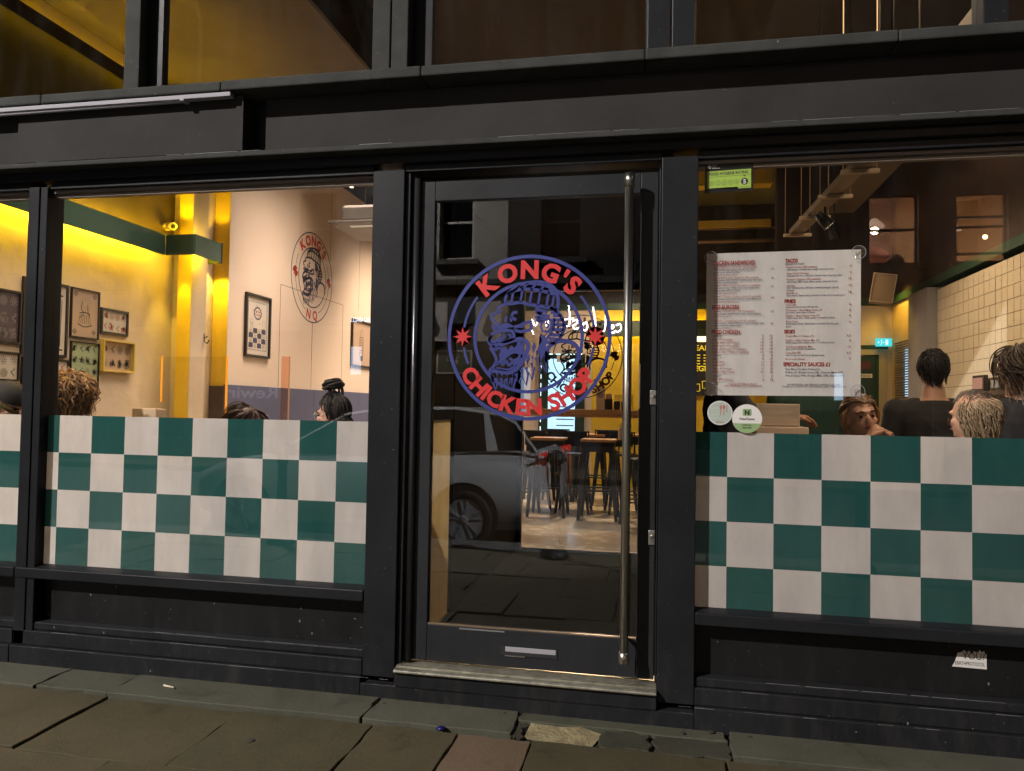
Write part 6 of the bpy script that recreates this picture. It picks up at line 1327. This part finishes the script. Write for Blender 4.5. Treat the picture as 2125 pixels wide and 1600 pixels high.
person('person in a black knit cap looking down, at the far left edge', (-3.375, .42, FZ), math.radians(-78), 1.405, True, 'fair', sh_navy, 2, None, beanie, (-26, 0, 0))
person('woman with dark auburn hair, only the top of her head above the film', (-2.06, 1.0, FZ), math.radians(-70), 1.285, True, 'warm', sh_black, 2, None, dark_hair(M['hair_red'], 41), (-12, 14, 0), female=True)
person('woman in profile with black hair in a high bun and thin glasses', (-1.384, .92, FZ), math.radians(82), 1.362, True, 'fair', sh_black, 2, None, bun_hair, (-6, 0, 0), extra=glasses, female=True)
# clasped hands before the mouth: both wrists meet in front of the chin
cl = {1: ((.16, .17, -.27), (.050, .135, -.118), (-.48, .10, .86), (-1, .25, 0), 1.15), -1: ((-.15, .18, -.28), (-.050, .13, -.128), (.48, .12, .86), (1, .25, 0), 1.15)}
person('woman with tied brown hair resting her mouth on clasped hands', (1.685, .78, FZ), math.radians(-163), 1.408, True, 'warm', sh_black, 1, cl, tied_hair, (-2, 6, -8), female=True)
person('standing man with short dark hair seen from behind in a washed black tee', (2.27, 1.5, FZ), math.radians(-6), 1.702, False, 'warm', sh_black2, 1, None, short_hair(M['hair_dark'], 51, .055), (0, 0, 0), build=1.14)
person('older man with thinning curly grey hair turned away at the right of the window', (2.115, .47, FZ), math.radians(44), 1.418, True, 'warm', sh_black, 2, {1: ((.20, .18, -.40), (.06, .25, -.20), (-.3, .1, .9), (-1, 0, 0), .7)}, bald_curly, (-6, 0, 0), build=1.06)
person('person in a black jacket with ash brown hair cut by the right edge', (2.66, 1.32, FZ), math.radians(28), 1.708, False, 'fair', sh_black, 2, None, dark_hair(M['hair_ash'], 61), (0, 0, 0), build=1.08)
person('staff member in a dark jacket reaching out a bare forearm behind the menu', (1.02, 1.22, FZ), math.radians(-75), 1.76, False, 'tan', sh_navy, 0, {1: ((.16, .14, -.40), (.02, .42, -.365), (0, 1, .05), (0, 0, -1), .5), -1: ((-.2, .16, -.40), (-.05, .36, -.36), (0, 1, 0), (0, 0, -1), .5)}, short_hair(M['hair_dark'], 71, .03), (-10, 0, 0))
person('staff member in a bottle green tee standing with their back to the glass', (1.60, 1.75, FZ), math.radians(5), 1.76, False, 'fair', sh_green, 1, None, short_hair(M['hair_brown'], 81, .04), (0, 0, 0), build=1.12)
person('person beyond the menu raising an open hand', (1.93, 2.45, FZ), math.radians(-160), 1.72, False, 'fair', sh_black, 2, {1: ((-.0+.26, .04, -.44), (.20, .16, -.26), (-.15, .1, 1), (0, 1, .1), .12)}, short_hair(M['hair_dark'], 91, .04), (0, 0, 10))
# seating and small things by the window
tag(bx('bench', M['dkbrown'], None, -3.58, -1.0, .30, 1.25, .161, .60, bevel=.01), 'dark wooden bench behind the left film', 'bench')
tag(bx('card_box', mat('plain_card', (.45, .34, .24), .7), None, -3.02, -2.83, 1.16, 1.28, 1.20, 1.378, bevel=.004), 'plain card box just showing over the left film before the lit pilaster', 'box')
e = empty('till_cabinet', (1.33, 1.1, .16), 'pale wooden till cabinet under the hanging menu', 'cabinet')
bx('top_panel', mat('grey_beige_wood', (.55, .44, .33), .5, var=.15, stretch=(1, 1, 6)), e, 1.175, 1.42, 1.05, 1.4, 1.345, 1.475, bevel=.006); bx('front_panel', mat('pale_pine_panel', (.72, .54, .38), .5), e, 1.17, 1.46, 1.0, 1.4, .16, 1.343, bevel=.006)
for (y0, y1, z0, z1, l_, m) in ((3.02, 3.24, 1.62, 1.75, 'small dark frame with a pink card standing against the tiles', I_R), (2.72, 2.90, 1.62, 1.72, 'small dark frame with a grey print beside the pink card', I_L)):
    e = empty('small_frame', (3.15, y0, z0), l_, 'picture frame'); bx('frame', CB, e, 3.14, 3.17, y0, y1, z0, z1); bx('print', mat('card_print', (.35, .2, .17) if m is I_R else (.2, .2, .19), .6), e, 3.135, 3.1395, y0+.02, y1-.02, z0+.02, z1-.02)
tag(bx('wall_shelf', M['dkbrown'], None, 3.10, 3.196, 2.5, 3.4, 1.585, 1.618), 'dark shelf along the tiled wall', 'shelf')

# small print that stays joined
for o in list(COL.objects):
    if o.type == 'MESH' and o.parent is not None and o.name.split('.')[0] in ('drawing', 'sticker_mark', 'sticker_print', 'sticker_small_print', 'sticker_faint_print', 'menu_red_text', 'menu_navy_text', 'board_lettering', 'blossom_print', 'emblem_letter', 'box_letter', 'box_print', 'sign_letters', 'sign_symbol', 'door_sign_text', 'light_dash', 'threshold_rib', 'emblem_line'): o['kind'] = 'stuff'
